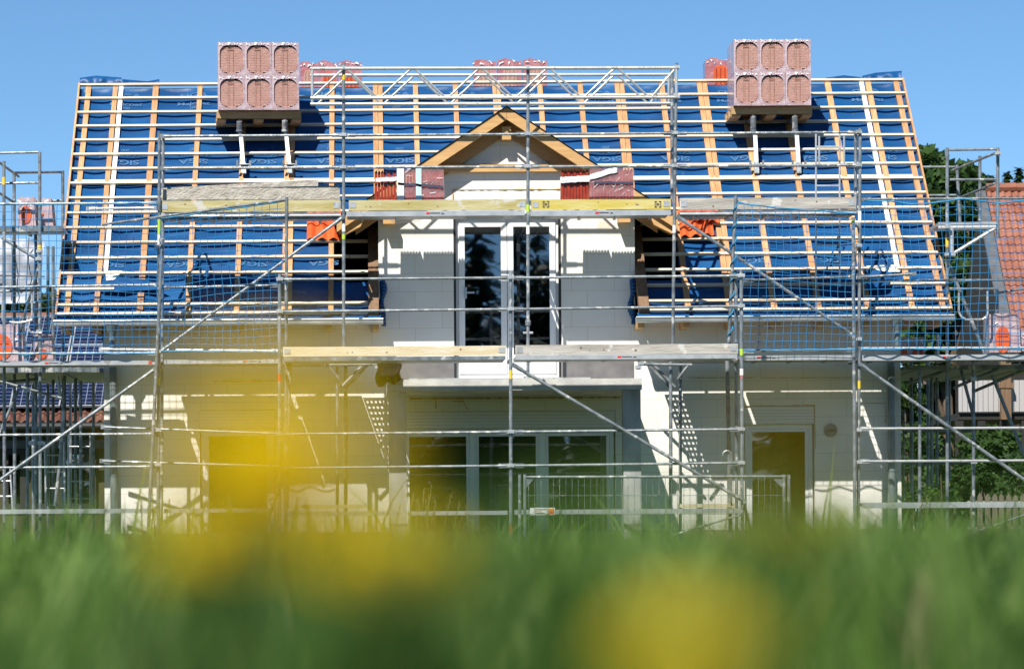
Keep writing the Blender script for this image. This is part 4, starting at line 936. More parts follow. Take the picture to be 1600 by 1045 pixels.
# packs standing on the far side, over the ridge
def far_pack(px0, px1, yt, yb, Yq, label, win):
    a, b = P(px0, yt, Yq), P(px1, yb, Yq); t = thing("wrapped_tiles", label, "tile pack", ((a.x + b.x) / 2, Yq, b.z), "tile packs behind the ridge")
    mb = MB(); n = 14; w_ = b.x - a.x
    top = [(a.x + w_ * k / n, a.z + .022 * math.sin(k / n * 2 * math.pi - .4)) for k in range(n + 1)]
    mb.prism([(a.x, b.z), (b.x, b.z)] + top[::-1], Yq, Yq + .45); mb.build("film_wrap", M['wrap_tint2'], t)
    if win:
        c = ((a.x + b.x) / 2 + win[0] * w_, a.z + (b.z - a.z) * win[1]); r = []
        for k in range(18): th = 2 * math.pi * k / 18; r.append((c[0] + w_ * .30 * math.copysign(abs(math.cos(th)) ** .6, math.cos(th)), c[1] + abs(b.z - a.z) * win[2] * math.copysign(abs(math.sin(th)) ** .6, math.sin(th))))
        q = MB(); q.prism(r, Yq - .012, Yq - .002); q.build("tile_ends", M['tile'] if win[3] else M['tile_pink'], t)
        q = MB()
        for k in range(3): x = c[0] + w_ * .30 * (-.6 + .6 * k); q.box(x - .008, x + .008, Yq - .016, Yq - .0125, c[1] - abs(b.z - a.z) * win[2] * .8, c[1] + abs(b.z - a.z) * win[2] * .8)
        q.build("tile_joint", M['tile_deep'] if win[3] else M['tile_groove'], t)
    cr_ = MB()
    for k in range(6):
        p = Vector((a.x + w_ * (k + U(.1, .9)) / 6, Yq - .014, a.z - U(.0, .05))); cr_.add([p, p + Vector((U(-.06, .06), -.004, U(-.03, .02))), p + Vector((U(-.04, .04), 0, U(-.06, 0)))], [(0, 1, 2)])
    cr_.build("film_crumple", M['wrap_white'], t)
M['wrap_tint2'] = mat("pink_wrap", (.34, .10, .10), .16, 0, (.48, .22, .23), 7, (1, 1, 1), .8, 12, spec=.7, coat=.4)
for a in ((469, 496, 98, 152, "film wrapped red tile pack over the ridge right beside the left pallet stack", (0, .5, .28, 0)), (497, 529, 97, 152, "film wrapped red tile pack over the ridge left of the truss standard", (.02, .55, .24, 1)), (531, 566, 97, 152, "film wrapped red tile pack over the ridge right of the truss standard", (.0, .62, .24, 1)),
          (740, 776, 95, 150, "brownish tile pack at the left of three over the middle of the ridge", (0, .55, .36, 0)), (778, 815, 94, 150, "brownish tile pack in the middle of three over the middle of the ridge", (0, .55, .36, 0)), (817, 855, 94, 150, "brownish tile pack at the right of three over the middle of the ridge", (0, .55, .36, 0)),
          (1103, 1140, 93, 145, "tile pack with red oval opening over the ridge left of the right stack", (.12, .5, .30, 1))):
    far_pack(a[0], a[1], a[2], a[3], 49.25, a[4], a[5])

# ------------------------------------------------------------------ bundles of tiles on the middle deck
def bundle(name, label, px0, px1, yt, yb, Yq, m, wrap, lean=.06, bands=(), group="tile bundles on the upper deck"):
    a, b = P(px0, yt, Yq), P(px1, yb, Yq); z0, z1 = b.z, a.z; n = max(4, int((b.x - a.x) / .042)); pw = (b.x - a.x) / n
    t = thing(name, label, "tile bundle", ((a.x + b.x) / 2, Yq, z0), group); mb = MB(); mid = (a.x + b.x) / 2
    for k in range(n):
        x = a.x + k * pw; sk = lambda xx, z: xx + (mid - xx) * lean * (z - z0) / (z1 - z0)
        zz = [(z0, x), (z0, x + pw - .008), (z1 - .035, x + pw - .008), (z1 - U(0, .01), x + pw * .55), (z1 - .03, x)]
        mb.prism([(sk(xx, z), z) for z, xx in zz], Yq + U(0, .006) + (.012 if k % 2 else 0), Yq + .16)
    mb.build("tiles", m, t)
    mb = MB(); gap = (z1 - z0) * .52
    for k in range(n): x = a.x + k * pw; mb.box(x + .006, x + pw - .012, Yq - .003, Yq - .0005, z0 + gap - .01, z0 + gap + .012)
    mb.build("tier_joint", M['tile_groove'] if m is not M['tile_deep'] else M['black_seal'], t)
    if wrap:
        w_ = MB(); nn = 12
        for i in range(nn):
            for j in range(6):
                def q(i, j):
                    u, v_ = i / nn, j / 6; xx = a.x - .008 + (b.x - a.x + .016) * u; z = z0 + (z1 - z0 + .01) * v_; xx = xx + (mid - xx) * lean * v_
                    return Vector((xx, Yq - .014 - .012 * abs(noise.noise(Vector((u * 5, v_ * 3, px0)))), z))
                w_.quad(q(i, j), q(i + 1, j), q(i + 1, j + 1), q(i, j + 1))
        w_.build("film_wrap", wrap, t, smooth=True)
        cz = MB(); W_ = b.x - a.x; pts = []
        for k in range(14):
            p = Vector((a.x + W_ * U(.05, .9), Yq - .031, z0 + (z1 - z0) * U(.04, .96))); q = p + Vector((U(.02, .09), -.002, U(-.02, .10))); e = Vector((0, 0, U(.003, .009))); q.z = min(q.z, z1 - .01); pts += [p, q, q + e, p + e]
        cz.v = pts; cz.f = [tuple(range(4 * k, 4 * k + 4)) for k in range(14)]; cz.m = [0] * 14; cz.build("crease_highlight", M['wrap_white'], t)  # white streaks painted as highlights on the crinkled film
    for (f0, f1, v0, v1, dz, mm, nm) in bands:
        s_ = MB(); N = 10
        for i in range(N):
            u0, u1 = f0 + (f1 - f0) * i / N, f0 + (f1 - f0) * (i + 1) / N
            zz = lambda u, v_: z0 + (z1 - z0) * v_ + dz * (u - f0) + .012 * noise.noise(Vector((u * 9, v_, px0)))
            X = lambda u: a.x + (b.x - a.x) * u
            s_.quad((X(u0), Yq - .034, zz(u0, v0)), (X(u1), Yq - .034, zz(u1, v0)), (X(u1), Yq - .034, zz(u1, v1)), (X(u0), Yq - .034, zz(u0, v1)))
        s_.build(nm, M[mm], t)
bundle("tile_bundle", "deep red unwrapped tile bundle at the left end of the left upper deck stack", 585, 620, 266, 312, 44.63, M['tile_deep'], None, .05, ((.05, 1, .58, .72, .02, 'wrap_white', "film_band"),))
bundle("tile_bundle", "mauve film wrapped tile bundle with white label strips on the left upper deck", 620, 694, 263, 312, 44.61, M['tile_deep'], M['wrap_tint'], .04, ((0, .15, 0, 1, 0, 'label_white', "label_strip"), (.40, .52, 0, 1, 0, 'label_blue', "label_strip"), (.02, .98, .46, .54, -.05, 'strap', "strap")))
bundle("tile_bundle", "deep red unwrapped tile bundle at the left end of the right upper deck stack", 876, 921, 264, 311, 44.63, M['tile_deep'], None, .05, ((-.02, 1.0, .52, .72, .02, 'wrap_white', "film_band"),))
bundle("tile_bundle", "mauve film wrapped tile bundle with a slanting white strip on the right upper deck", 921, 991, 263, 311, 44.61, M['tile_deep'], M['wrap_tint'], .03, ((0, .62, .62, .80, .17, 'wrap_white', "film_band"), (.1, .98, .50, .57, -.01, 'strap', "strap")))
sheet([P(604, 337, 44.4), P(668, 337, 44.4), P(655, 347, 44.5), P(615, 350, 44.5)], "f", M['wrap_clear'], None); o = bpy.data.objects["f"]; o.name = "loose_film"; tag(o, "loose clear film hanging under the left upper deck", "plastic film")

# boards caked with cement, on the upper left deck
mb = MB(); n = 40
def rough_plank(pts_top, pts_bot, Yq, th):
    mb = MB(); n = 60
    for i in range(n + 1):
        u = i / n; tx, ty = pts_top[0][0] + (pts_top[1][0] - pts_top[0][0]) * u, pts_top[0][1] + (pts_top[1][1] - pts_top[0][1]) * u; bx_, by = pts_bot[0][0] + (pts_bot[1][0] - pts_bot[0][0]) * u, pts_bot[0][1] + (pts_bot[1][1] - pts_bot[0][1]) * u
        for j in range(9):
            v_ = j / 8; p = P(bx_ + (tx - bx_) * v_, by + (ty - by) * v_, Yq); p.y += .005 * noise.noise(p * 11) + .005 * noise.noise(p * 40); mb.v.append(p)
        for dz in (1, 0): p = P(tx if dz else bx_, ty if dz else by, Yq); p.y += th; mb.v.append(p)
    for i in range(n):
        a, b = i * 11, (i + 1) * 11
        for j in range(8): mb.f.append((a + j, b + j, b + j + 1, a + j + 1)); mb.m.append(0)
        mb.f += [(a + 8, b + 8, b + 9, a + 9), (a + 9, b + 9, b + 10, a + 10), (a + 10, b + 10, b, a)]; mb.m += [0, 0, 0]
    mb.f += [tuple(range(11)), tuple(range(n * 11 + 10, n * 11 - 1, -1))]; mb.m += [0, 0]
    return mb.build("cement_plank", M['cement_board'])
tag(rough_plank([(252, 296), (531, 290)], [(252, 312.5), (531, 311.5)], 44.45, .04), "broad grey plank caked with cement lying behind the worn yellow toe board", "plank", "cement caked planks")
tag(rough_plank([(252, 294), (497, 280.5)], [(252, 311), (497, 311)], 44.56, .03), "shorter grey plank tilted up behind the broad cement caked plank", "plank", "cement caked planks")

# ------------------------------------------------------------------ packs at the gable scaffolds
def side_pack(label, px0, px1, yt, yb, Yq, oval, grp="tile packs on the gable scaffolds"):
    a, b = P(px0, yt, Yq), P(px1, yb, Yq); t = thing("tile_pack", label, "tile pack", ((a.x + b.x) / 2, Yq, b.z), grp); w_, h_ = b.x - a.x, a.z - b.z
    split = .55; mb = MB(); top = [(a.x + w_ * k / 10, a.z - .012 - .012 * math.sin(k * 1.9)) for k in range(11)]
    mb.prism([(a.x, b.z), (b.x + .03, b.z)] + top[::-1], Yq, Yq + .45); mb.build("film_wrap", M['wrap'], t)
    mb = MB(); cx_, cz_ = a.x + w_ * oval[0], b.z + h_ * oval[1]; rr = []
    for k in range(20): th = 2 * math.pi * k / 20; rr.append((cx_ + w_ * oval[2] * math.cos(th), cz_ + h_ * oval[3] * math.sin(th)))
    mb.prism(rr, Yq - .012, Yq - .002); mb.build("tile_ends", M['tile'], t)
    q = MB(); q.box(cx_ - w_ * oval[2] * .5, cx_ - w_ * oval[2] * .4, Yq - .016, Yq - .0125, cz_ - h_ * oval[3] * .6, cz_ + h_ * oval[3] * .7); q.box(cx_ - w_ * oval[2] * .7, cx_ + w_ * oval[2] * .7, Yq - .0165, Yq - .013, cz_ + h_ * oval[3] * .2, cz_ + h_ * oval[3] * .27); q.build("tile_joint", M['tile_deep'], t)
    c_ = MB()
    for k in range(5): p = Vector((a.x + w_ * U(.05, .9), Yq - .014, b.z + h_ * U(.6, .98))); c_.add([p, p + Vector((U(-.08, .08), -.003, U(-.05, .03))), p + Vector((U(-.03, .05), 0, U(-.08, 0)))], [(0, 1, 2)])
    c_.build("film_crumple", M['wrap_white'], t)
    return t
side_pack("pink wrapped tile pack standing high on the left gable deck", 28, 53, 307, 353, 45.5, (.5, .38, .34, .30))
t = side_pack("shadowed brown end of a tile pack beside the pink pack on the left gable deck", 54, 80, 309, 353, 45.9, (.5, .4, .05, .05))
side_pack("large tile pack with a red arch cut by the left picture edge", -14, 34, 506, 564, 45.4, (.28, .38, .42, .36))
side_pack("tile pack half hidden behind the tower poles left of the gutter end", 50, 80, 522, 563, 45.7, (.5, .25, .3, .2))
side_pack("wrapped tile pack with red arch at the right picture edge before the red roof", 1546, 1592, 489, 550, 45.4, (.45, .32, .26, .34))
side_pack("cut tile pack at the very right picture edge", 1595, 1630, 512, 548, 45.5, (.4, .3, .3, .3))
for i, (a, b, l) in enumerate(((1407, 1419, "single wrapped tile stack beside the right downpipe funnel"), (1425, 1434, "slim leaning tile stack, middle of three right of the downpipe funnel"), (1436, 1443, "narrowest tile stack of the three right of the downpipe funnel"))):
    side_pack(l, a, b, 526, 562, 45.6 + .1 * i, (.5, .3, .42, .22), "slim tile stacks right of the downpipe")
# black sheet at the balcony corner
mb = MB(); n = 14
for i in range(n + 1):
    for j in range(n + 1):
        u, v_ = i / n, j / n; p = P(588 + 38 * u + 2 * math.sin(v_ * 7), 565 + (38 - 7 * u + 3 * math.sin(u * 11)) * v_, 43.42); p.y += -.05 * v_ + .03 * noise.noise(Vector((u * 4, v_ * 1.5, 2))); mb.v.append(p)
for i in range(n):
    for j in range(n): q = i * (n + 1) + j; mb.f.append((q, q + n + 1, q + n + 2, q + 1)); mb.m.append(0)
tag(mb.build("black_sheet", M['tarp_black'], None, True), "black plastic sheet hanging under the scaffold deck at the left corner of the balcony slab", "sheet")

# ------------------------------------------------------------------ ladders
def ladder(label, pxa, pxb, yt, yb, Yq, step, lean=0, m='alu', r=.014):
    t = thing("ladder", label, "ladder", tuple(P((pxa + pxb) / 2, yb, Yq)), "aluminium ladders"); L = []
    for x in (pxa, pxb): MB().tube(P(x, yt, Yq), P(x + lean, yb, Yq), r, 8).build("stile", M[m], t)
    y = yt + step * .8
    while y < yb - 4:
        f = (y - yt) / (yb - yt) * lean; MB().tube(P(pxa + f, y, Yq), P(pxb + f, y, Yq), r * .85, 6).build("rung", M[m], t); y += step
    return t
ladder("aluminium ladder rising behind the right end of the upper deck rail", 1275, 1312, 205, 448, 45.1, 30.5)
T_ = ladder("short white ladder standing under the left gable deck beside the wall", 107, 141, 676, 790, 45.9, 27, 0)
ladder("lower ladder half hidden in grass left of the short white one", 70, 100, 690, 800, 46.4, 26, 2)
ladder("narrow ladder at the left picture edge below the lower rail", -6, 16, 732, 800, 45.8, 24, 4)
ladder("dim ladder standing right of the house wall behind the tower poles", 1412, 1426, 640, 790, 49, 25, 0, 'steel_dark')
ladder("small guard ladder frame beside the tall aluminium ladder", 1280, 1319, 213, 258, 44.95, 23, 0)

# ------------------------------------------------------------------ site fence panel
YF = 41.7
G = thing("site_fence", "galvanised mesh site fence panel standing in the grass right of the middle", "fence", (PX(1020, 880, YF), YF, 0))
for a in (812, 820, 1225, 1232.5): T(G, "post", [(a, 741, YF + (.05 if a in (812, 1232.5) else 0)), (a, 885, YF + (.05 if a in (812, 1232.5) else 0))], .021)
T(G, "rail", [(818, 745, YF), (1228, 744, YF)], .019); T(G, "rail", [(818, 885, YF), (1228, 884, YF)], .019)
wm = MB(); x = 826.0
while x < 1222: wm.tube(P(x, 746, YF), P(x, 885, YF), .0032, 4); x += 9.7
for y in (774, 803, 833, 860): wm.tube(P(820, y, YF - .005), P(1225, y - .5, YF - .005), .0035, 4)
wm.build("wire_mesh", M['steel'], G)
cm = MB(); cm.prism([(PX(822, 748, YF), PZ(822, 748, YF)), (PX(834, 748, YF), PZ(834, 748, YF)), (PX(822, 762, YF), PZ(822, 762, YF))], YF - .004, YF + .004); cm.prism([(PX(1222, 748, YF), PZ(1222, 748, YF)), (PX(1208, 748, YF), PZ(1208, 748, YF)), (PX(1222, 762, YF), PZ(1222, 762, YF))], YF - .004, YF + .004); cm.build("corner_gusset", M['steel'], G)

# ------------------------------------------------------------------ neighbours
# left: low house with solar panels, its shade put into darker colours
YN = 66.0
N1 = thing("neighbour_house", "low neighbouring house with solar panels on its roof seen behind the left scaffold tower", "house", (PX(60, 830, YN), YN, 0))
nx0, nx1 = PX(-160, 700, YN), PX(230, 700, YN); ze = PZ(80, 660, YN); zr = PZ(80, 497, YN + 4.2)
MB().box(nx0 + .2, nx1 - .2, YN + .7, YN + 7, 0, ze).build("wall", M['shaded_wall'], N1)
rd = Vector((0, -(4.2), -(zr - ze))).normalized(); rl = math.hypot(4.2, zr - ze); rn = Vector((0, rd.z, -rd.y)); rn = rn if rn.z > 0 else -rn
rf = tile_sheet(Vector((nx0, YN + 4.2, zr)), (1, 0, 0), rd, rn, 30, 15, (nx1 - nx0) / 30, rl / 15, .03, .03); rf.build("roof", M['shaded_brown_tile'], N1)
MB().add([(nx0, YN + 4.2, zr), (nx1, YN + 4.2, zr), (nx1, YN + 8.4, ze), (nx0, YN + 8.4, ze)], [(0, 1, 2, 3)]).build("back_roof", M['shaded_brown_tile'], N1)
MB().tube((nx0, YN + 4.2, zr + .03), (nx1, YN + 4.2, zr + .03), .1, 8).build("ridge_tiles", M['shaded_brown_tile'], N1)
rot = Matrix((Vector((1, 0, 0)), -rd, rn)).transposed().to_4x4()
pw_, ph_ = 1.0, 1.38
for r in range(3):
    for k in range(5):
        c = Vector((nx0 + .3 + k * (pw_ + .03), YN + 4.2, zr)) + rd * (.22 + (r + 1) * (ph_ + .03)) + rn * .13
        mb = MB(); mb.box(0, pw_, 0, ph_, 0, .035); o = mb.build("solar_panel", M['solar'], None); o.parent = N1; o.matrix_local = Matrix.Translation(c - BASE[N1.name]) @ rot
        fr = MB(); frame = ((0, pw_, 0, .03), (0, pw_, ph_ - .03, ph_), (0, .03, .03, ph_ - .03), (pw_ - .03, pw_, .03, ph_ - .03))
        for q_ in frame: fr.box(q_[0], q_[1], q_[2], q_[3], .036, .045)
        f_ = fr.build("panel_frame", M['alu'], None); f_.parent = o
MB().tube((nx0, YN - .1, ze - .08), (nx1, YN - .1, ze - .08), .08, 10).build("gutter", M['black_seal'], N1)
MB().box(nx0 + .2, nx1 - .2, YN + .62, YN + .69, PZ(80, 699, YN), PZ(80, 686, YN)).build("lintel_band", M['slate'], N1)
for a, b in ((4, 40), (48, 78), (92, 150)):
    x0, x1 = PX(a, 740, YN + .6), PX(b, 740, YN + .6); f_ = MB(); frame_box(f_, x0, x1, PZ(80, 795, YN), PZ(80, 700, YN), .12, YN + .6, YN + .69); o = f_.build("window", M['dark_clad'], N1)
    MB().box(x0 + .12, x1 - .12, YN + .66, YN + .68, PZ(80, 795, YN) + .12, PZ(80, 700, YN) - .12).build("pane", M['glass'], o)
# right: old house with red tiled roof, its dark clad gable to the left
YQ = 80.0
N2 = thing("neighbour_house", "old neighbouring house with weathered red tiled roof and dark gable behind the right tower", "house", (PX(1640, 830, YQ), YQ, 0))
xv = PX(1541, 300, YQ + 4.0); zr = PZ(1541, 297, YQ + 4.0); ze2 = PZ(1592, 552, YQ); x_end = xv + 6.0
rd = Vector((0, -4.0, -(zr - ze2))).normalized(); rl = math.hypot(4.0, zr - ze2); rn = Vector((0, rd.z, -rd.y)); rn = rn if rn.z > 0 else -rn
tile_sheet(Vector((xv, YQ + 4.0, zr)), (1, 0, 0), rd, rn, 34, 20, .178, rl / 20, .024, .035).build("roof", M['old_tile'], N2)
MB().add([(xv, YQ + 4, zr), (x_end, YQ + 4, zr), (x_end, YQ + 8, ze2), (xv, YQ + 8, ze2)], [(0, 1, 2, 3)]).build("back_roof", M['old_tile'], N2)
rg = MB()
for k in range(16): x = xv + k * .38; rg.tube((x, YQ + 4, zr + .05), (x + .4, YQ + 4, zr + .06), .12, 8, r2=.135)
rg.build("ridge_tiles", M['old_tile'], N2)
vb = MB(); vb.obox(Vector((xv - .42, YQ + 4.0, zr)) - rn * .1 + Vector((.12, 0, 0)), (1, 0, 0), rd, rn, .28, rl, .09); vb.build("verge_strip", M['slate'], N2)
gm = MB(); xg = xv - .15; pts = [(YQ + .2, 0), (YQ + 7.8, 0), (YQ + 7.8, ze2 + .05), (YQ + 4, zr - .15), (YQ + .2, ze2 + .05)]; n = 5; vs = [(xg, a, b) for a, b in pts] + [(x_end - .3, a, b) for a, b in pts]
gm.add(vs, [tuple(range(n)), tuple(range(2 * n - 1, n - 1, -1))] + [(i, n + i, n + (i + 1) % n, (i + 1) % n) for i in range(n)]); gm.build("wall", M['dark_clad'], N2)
MB().box(PX(1498, 600, 68), PX(1640, 600, 68), 68, 68.06, PZ(1550, 643, 68), PZ(1550, 594, 68)).build("balcony_cladding", M['grey_boards'], N2)
MB().box(PX(1498, 600, 68), PX(1640, 600, 68), 68.08, 79, PZ(1550, 655, 68), PZ(1550, 645, 68)).build("balcony_floor", M['dark_clad'], N2)
pp = MB(); x = PX(1572, 600, 67.8); pp.box(x - .11, x + .11, 67.8, 67.95, PZ(1572, 655, 67.8), PZ(1572, 560, 67.8)); pp.box(x - .16, x + .16, 67.78, 67.97, PZ(1572, 606, 67.8), PZ(1572, 598, 67.8)); pp.build("balcony_post", M['brown_board'], N2)
pp = MB()
for k in range(4): x = PX(1498 + k * 34, 600, 68.2); pp.box(x - .08, x + .08, 68.1, 68.26, 0, PZ(1550, 656, 68))
pp.build("balcony_support", M['dark_clad'], N2)

# picket fence at the far right
K = thing("picket_fence", "grey wooden picket fence with pointed pales before the hedge at the far right", "fence", (PX(1565, 835, 56), 56, 0))
for k in range(10):
    px = 1520 + k * 11.3 + U(-1, 1); x = PX(px, 800, 56); zt = PZ(px, 771 + U(-2, 2), 56)
    MB().prism([(x - .045, .05), (x + .045, .05), (x + .045, zt - .07), (x, zt), (x - .045, zt - .07)], 56, 56.025).build("picket", M['old_picket'], K)
for y in (782, 822): MB().box(PX(1512, y, 56), PX(1636, y, 56), 56.027, 56.06, PZ(1565, y + 4, 56), PZ(1565, y, 56)).build("rail", M['wall_wood'], K)

# ------------------------------------------------------------------ vegetation
def leaf_cloud(centres, n, size, mats, flat=.6, rng=None):
    """leaf sized quads spread through clumps; returns mesh arrays"""
    rng = rng or np.random.default_rng(3); cs = np.array([c[:3] for c in centres]); rs = np.array([c[3] for c in centres]); wt = rs ** 2; wt = wt / wt.sum()
    k = rng.choice(len(cs), n, p=wt); d = rng.normal(size=(n, 3)); d /= np.linalg.norm(d, axis=1)[:, None]; r = rs[k] * rng.uniform(.45, 1.08, n) ** .7
    c = cs[k] + d * r[:, None]; a = rng.normal(size=(n, 3)); a /= np.linalg.norm(a, axis=1)[:, None]; b = np.cross(a, rng.normal(size=(n, 3))); b /= np.linalg.norm(b, axis=1)[:, None]
    s = size * rng.uniform(.6, 1.3, n)[:, None]; v = np.stack([c - a * s, c - b * s * flat, c + a * s, c + b * s * flat], 1).reshape(-1, 3)
    return v, n
def cloud_obj(name, v, n, mats, parent, rng):
    off = np.array(base_of(parent)) if parent is not None else 0
    me = bpy.data.meshes.new(name); me.from_pydata((v - off).tolist(), [], [tuple(range(4 * i, 4 * i + 4)) for i in range(n)])
    for m in mats: me.materials.append(m)
    me.polygons.foreach_set("material_index", rng.integers(0, len(mats), n).tolist()); me.update()
    o = bpy.data.objects.new(name, me); sc.collection.objects.link(o)
    if parent is not None: o.parent = parent
    return o
def broad_tree(name, label, x, Y, h, rad, n, mats, size=.22, seed=1, trunk_h=.3, group=None):
    rng = np.random.default_rng(seed); rr = random.Random(seed); t = thing(name, label, "tree", (x, Y, 0), group); mb = MB()
    mb.tube((x, Y, 0), (x, Y, h * .55), .03 * h, 8, r2=.015 * h); cl = []
    for k in range(34):
        a, zf = rr.uniform(0, 2 * math.pi), rr.uniform(trunk_h, 1.0); env = math.sin(math.pi * min(1, (zf - trunk_h * .6) / (1.02 - trunk_h * .6))) ** .6; q = rad * env * rr.uniform(.25, 1.0)
        c = (x + math.cos(a) * q, Y + math.sin(a) * q, h * zf * .96, rad * rr.uniform(.20, .38)); cl.append(c)
        if k % 3 == 0: mb.tube((x, Y, h * min(.5, zf * .6)), c[:3], .010 * h, 5, r2=.004 * h)
    mb.build("trunk", M['bark'], t); v, n = leaf_cloud(cl, n, size, mats, .6, rng); cloud_obj("crown", v, n, mats, t, rng); return t
def conifer(label, x, Y, h, rad, n, seed=1, group=None, size=.3):
    rng = np.random.default_rng(seed); t = thing("conifer", label, "tree", (x, Y, 0), group); MB().tube((x, Y, 0), (x, Y, h * .96), .016 * h, 7, r2=.004 * h).build("trunk", M['bark'], t)
    zf = rng.uniform(.08, 1, n) ** .8; tier = .75 + .25 * np.sin(zf * 46 + seed); rad_ = rad * (1 - zf) ** .8 * tier * rng.uniform(.25, 1.05, n) + .05; a = rng.uniform(0, 2 * math.pi, n)
    c = np.stack([x + np.cos(a) * rad_, Y + np.sin(a) * rad_, h * zf - rad_ * .22], 1); d = np.stack([np.cos(a), np.sin(a), np.full(n, -.35)], 1); b = np.stack([-np.sin(a), np.cos(a), rng.uniform(-.4, .4, n)], 1)
    s = size * rng.uniform(.6, 1.3, n)[:, None]; v = np.stack([c - d * s, c - b * s * .35, c + d * s, c + b * s * .35], 1).reshape(-1, 3)
    cloud_obj("crown", v, n, [M['leaf_con'], M['leaf_dark']], t, rng); return t
def topz(py, Y): return PZ(1500, py, Y)
DK = [M['leaf_dark'], M['leaf_dark'], M['leaf_mid']]
broad_tree("broadleaf_tree", "tall dark green tree just right of the roof verge", PX(1450, 300, 92), 92, topz(222, 92), 1.9, 9500, DK, .17, 5, .12)
broad_tree("broadleaf_tree", "rounder dark tree between the right tower poles and the red roof", PX(1512, 300, 95), 95, topz(240, 95), 1.6, 9500, DK, .17, 9, .12)
broad_tree("broadleaf_tree", "low dark tree behind the right tower at the foot of the tall tree", PX(1478, 300, 88), 88, topz(330, 88), 1.8, 7000, DK, .17, 13, .05)
for i, (px, py, Y, l) in enumerate(((1548, 276, 150, "small distant conifer left of the red roof ridge"), (1574, 271, 150, "slim distant conifer above the red roof ridge"), (1592, 264, 150, "tallest distant conifer above the red roof ridge"), (1612, 272, 150, "distant conifer cut by the right picture edge"))):
    conifer(l, PX(px, 300, Y), Y, topz(py, Y), 1.5, 1500, 20 + i, "distant conifers above the red roof", .3)
fw_ = MB(); rng = np.random.default_rng(8)
cl = [(PX(px, 300, 160), 160 + rng.uniform(-4, 4), topz(300, 160) * rng.uniform(.5, .93), 2.2) for px in np.linspace(1430, 1680, 30)]
v, n = leaf_cloud(cl, 7000, .4, DK, .6, rng); kind(cloud_obj("far_wood", v, n, DK, None, rng), "stuff")
cl = [(PX(px, 480, 200), 200, PZ(40, rng.uniform(486, 520), 200), 1.6) for px in np.linspace(-120, 170, 36)]
v, n = leaf_cloud(cl, 4500, .4, [M['leaf_con']], .6, rng); kind(cloud_obj("far_wood", v, n, [M['leaf_con'], M['leaf_dark']], None, rng), "stuff")
def shrub(label, px0, px1, yt, yb, Y, n, mats, seed, size=.07):
    rng = np.random.default_rng(seed); x0, x1 = PX(px0, 750, Y), PX(px1, 750, Y); z1, z0 = PZ(1500, yt, Y), PZ(1500, yb, Y); t = thing("shrub", label, "shrub", ((x0 + x1) / 2, Y, 0), "garden shrubs at the right")
    cl = []; r = (x1 - x0) * .22
    for k in range(16): u = rng.uniform(0, 1); cl.append((x0 + r * .6 + (x1 - x0 - 1.2 * r) * u, Y + rng.uniform(-.4, .4), z0 + (z1 - z0 - r) * rng.uniform(.05, 1) * (1 - .5 * abs(u - .5)), r * rng.uniform(.6, 1)))
    mb = MB()
    for k in range(6): mb.tube(((x0 + x1) / 2 + rng.uniform(-.2, .2), Y, 0), cl[k][:3], .03, 5, r2=.01)
    mb.build("stems", M['bark'], t); v, n = leaf_cloud(cl, n, size, mats, .55, rng); cloud_obj("foliage", v, n, mats, t, rng)
MG = [M['leaf_mid'], M['leaf_mid'], M['grass1']]
shrub("bushy green garden shrub behind the right tower pole with lit leaves", 1484, 1545, 688, 800, 58, 4200, [M['leaf_mid'], M['leaf_dark'], M['leaf_mid']], 31); shrub("broad green garden shrub at the right picture edge behind the picket fence", 1540, 1620, 696, 800, 59, 4200, [M['leaf_mid'], M['leaf_dark'], M['leaf_dark']], 32); shrub("low green shrub between house wall and tower pole", 1446, 1490, 706, 790, 62, 2600, MG, 33)
shrub("tall shaded shrub under the neighbour's grey balcony", 1500, 1600, 655, 740, 66, 3800, DK, 34, .09)

shrub("dark overgrown hedge between the house corner and the shrubs behind the poles", 1380, 1470, 640, 835, 64, 4200, DK, 35, .09); shrub("dark hedge under the neighbour's balcony at the far right", 1480, 1640, 690, 835, 67.3, 5200, DK, 36, .09); shrub("dark shrub closing the gap right beside the house wall", 1395, 1450, 560, 720, 72, 4200, DK, 37, .1)
# ground: one sheet, meadow rising a little towards the camera
def gz(y): t = min(1, max(0, (34 - y) / 28)); t = t * t * (3 - 2 * t); return .40 * t
g = MB(); ysn = [-400, -60, -10, -2, 0, 2, 4, 6, 8, 10, 13, 16, 19, 22, 25, 28, 31, 34, 40, 60, 120, 400, 1500]; xsn = [-900, -200, -60, -20, -8, -3, 0, 3, 8, 14, 25, 60, 200, 900]
for y in ysn:
    for x in xsn: g.v.append(Vector((x, y, gz(y))))
for i in range(len(ysn) - 1):
    for j in range(len(xsn) - 1): a = i * len(xsn) + j; g.f.append((a, a + 1, a + 1 + len(xsn), a + len(xsn))); g.m.append(0)
kind(g.build("ground", M['soil'], None, True), "structure")

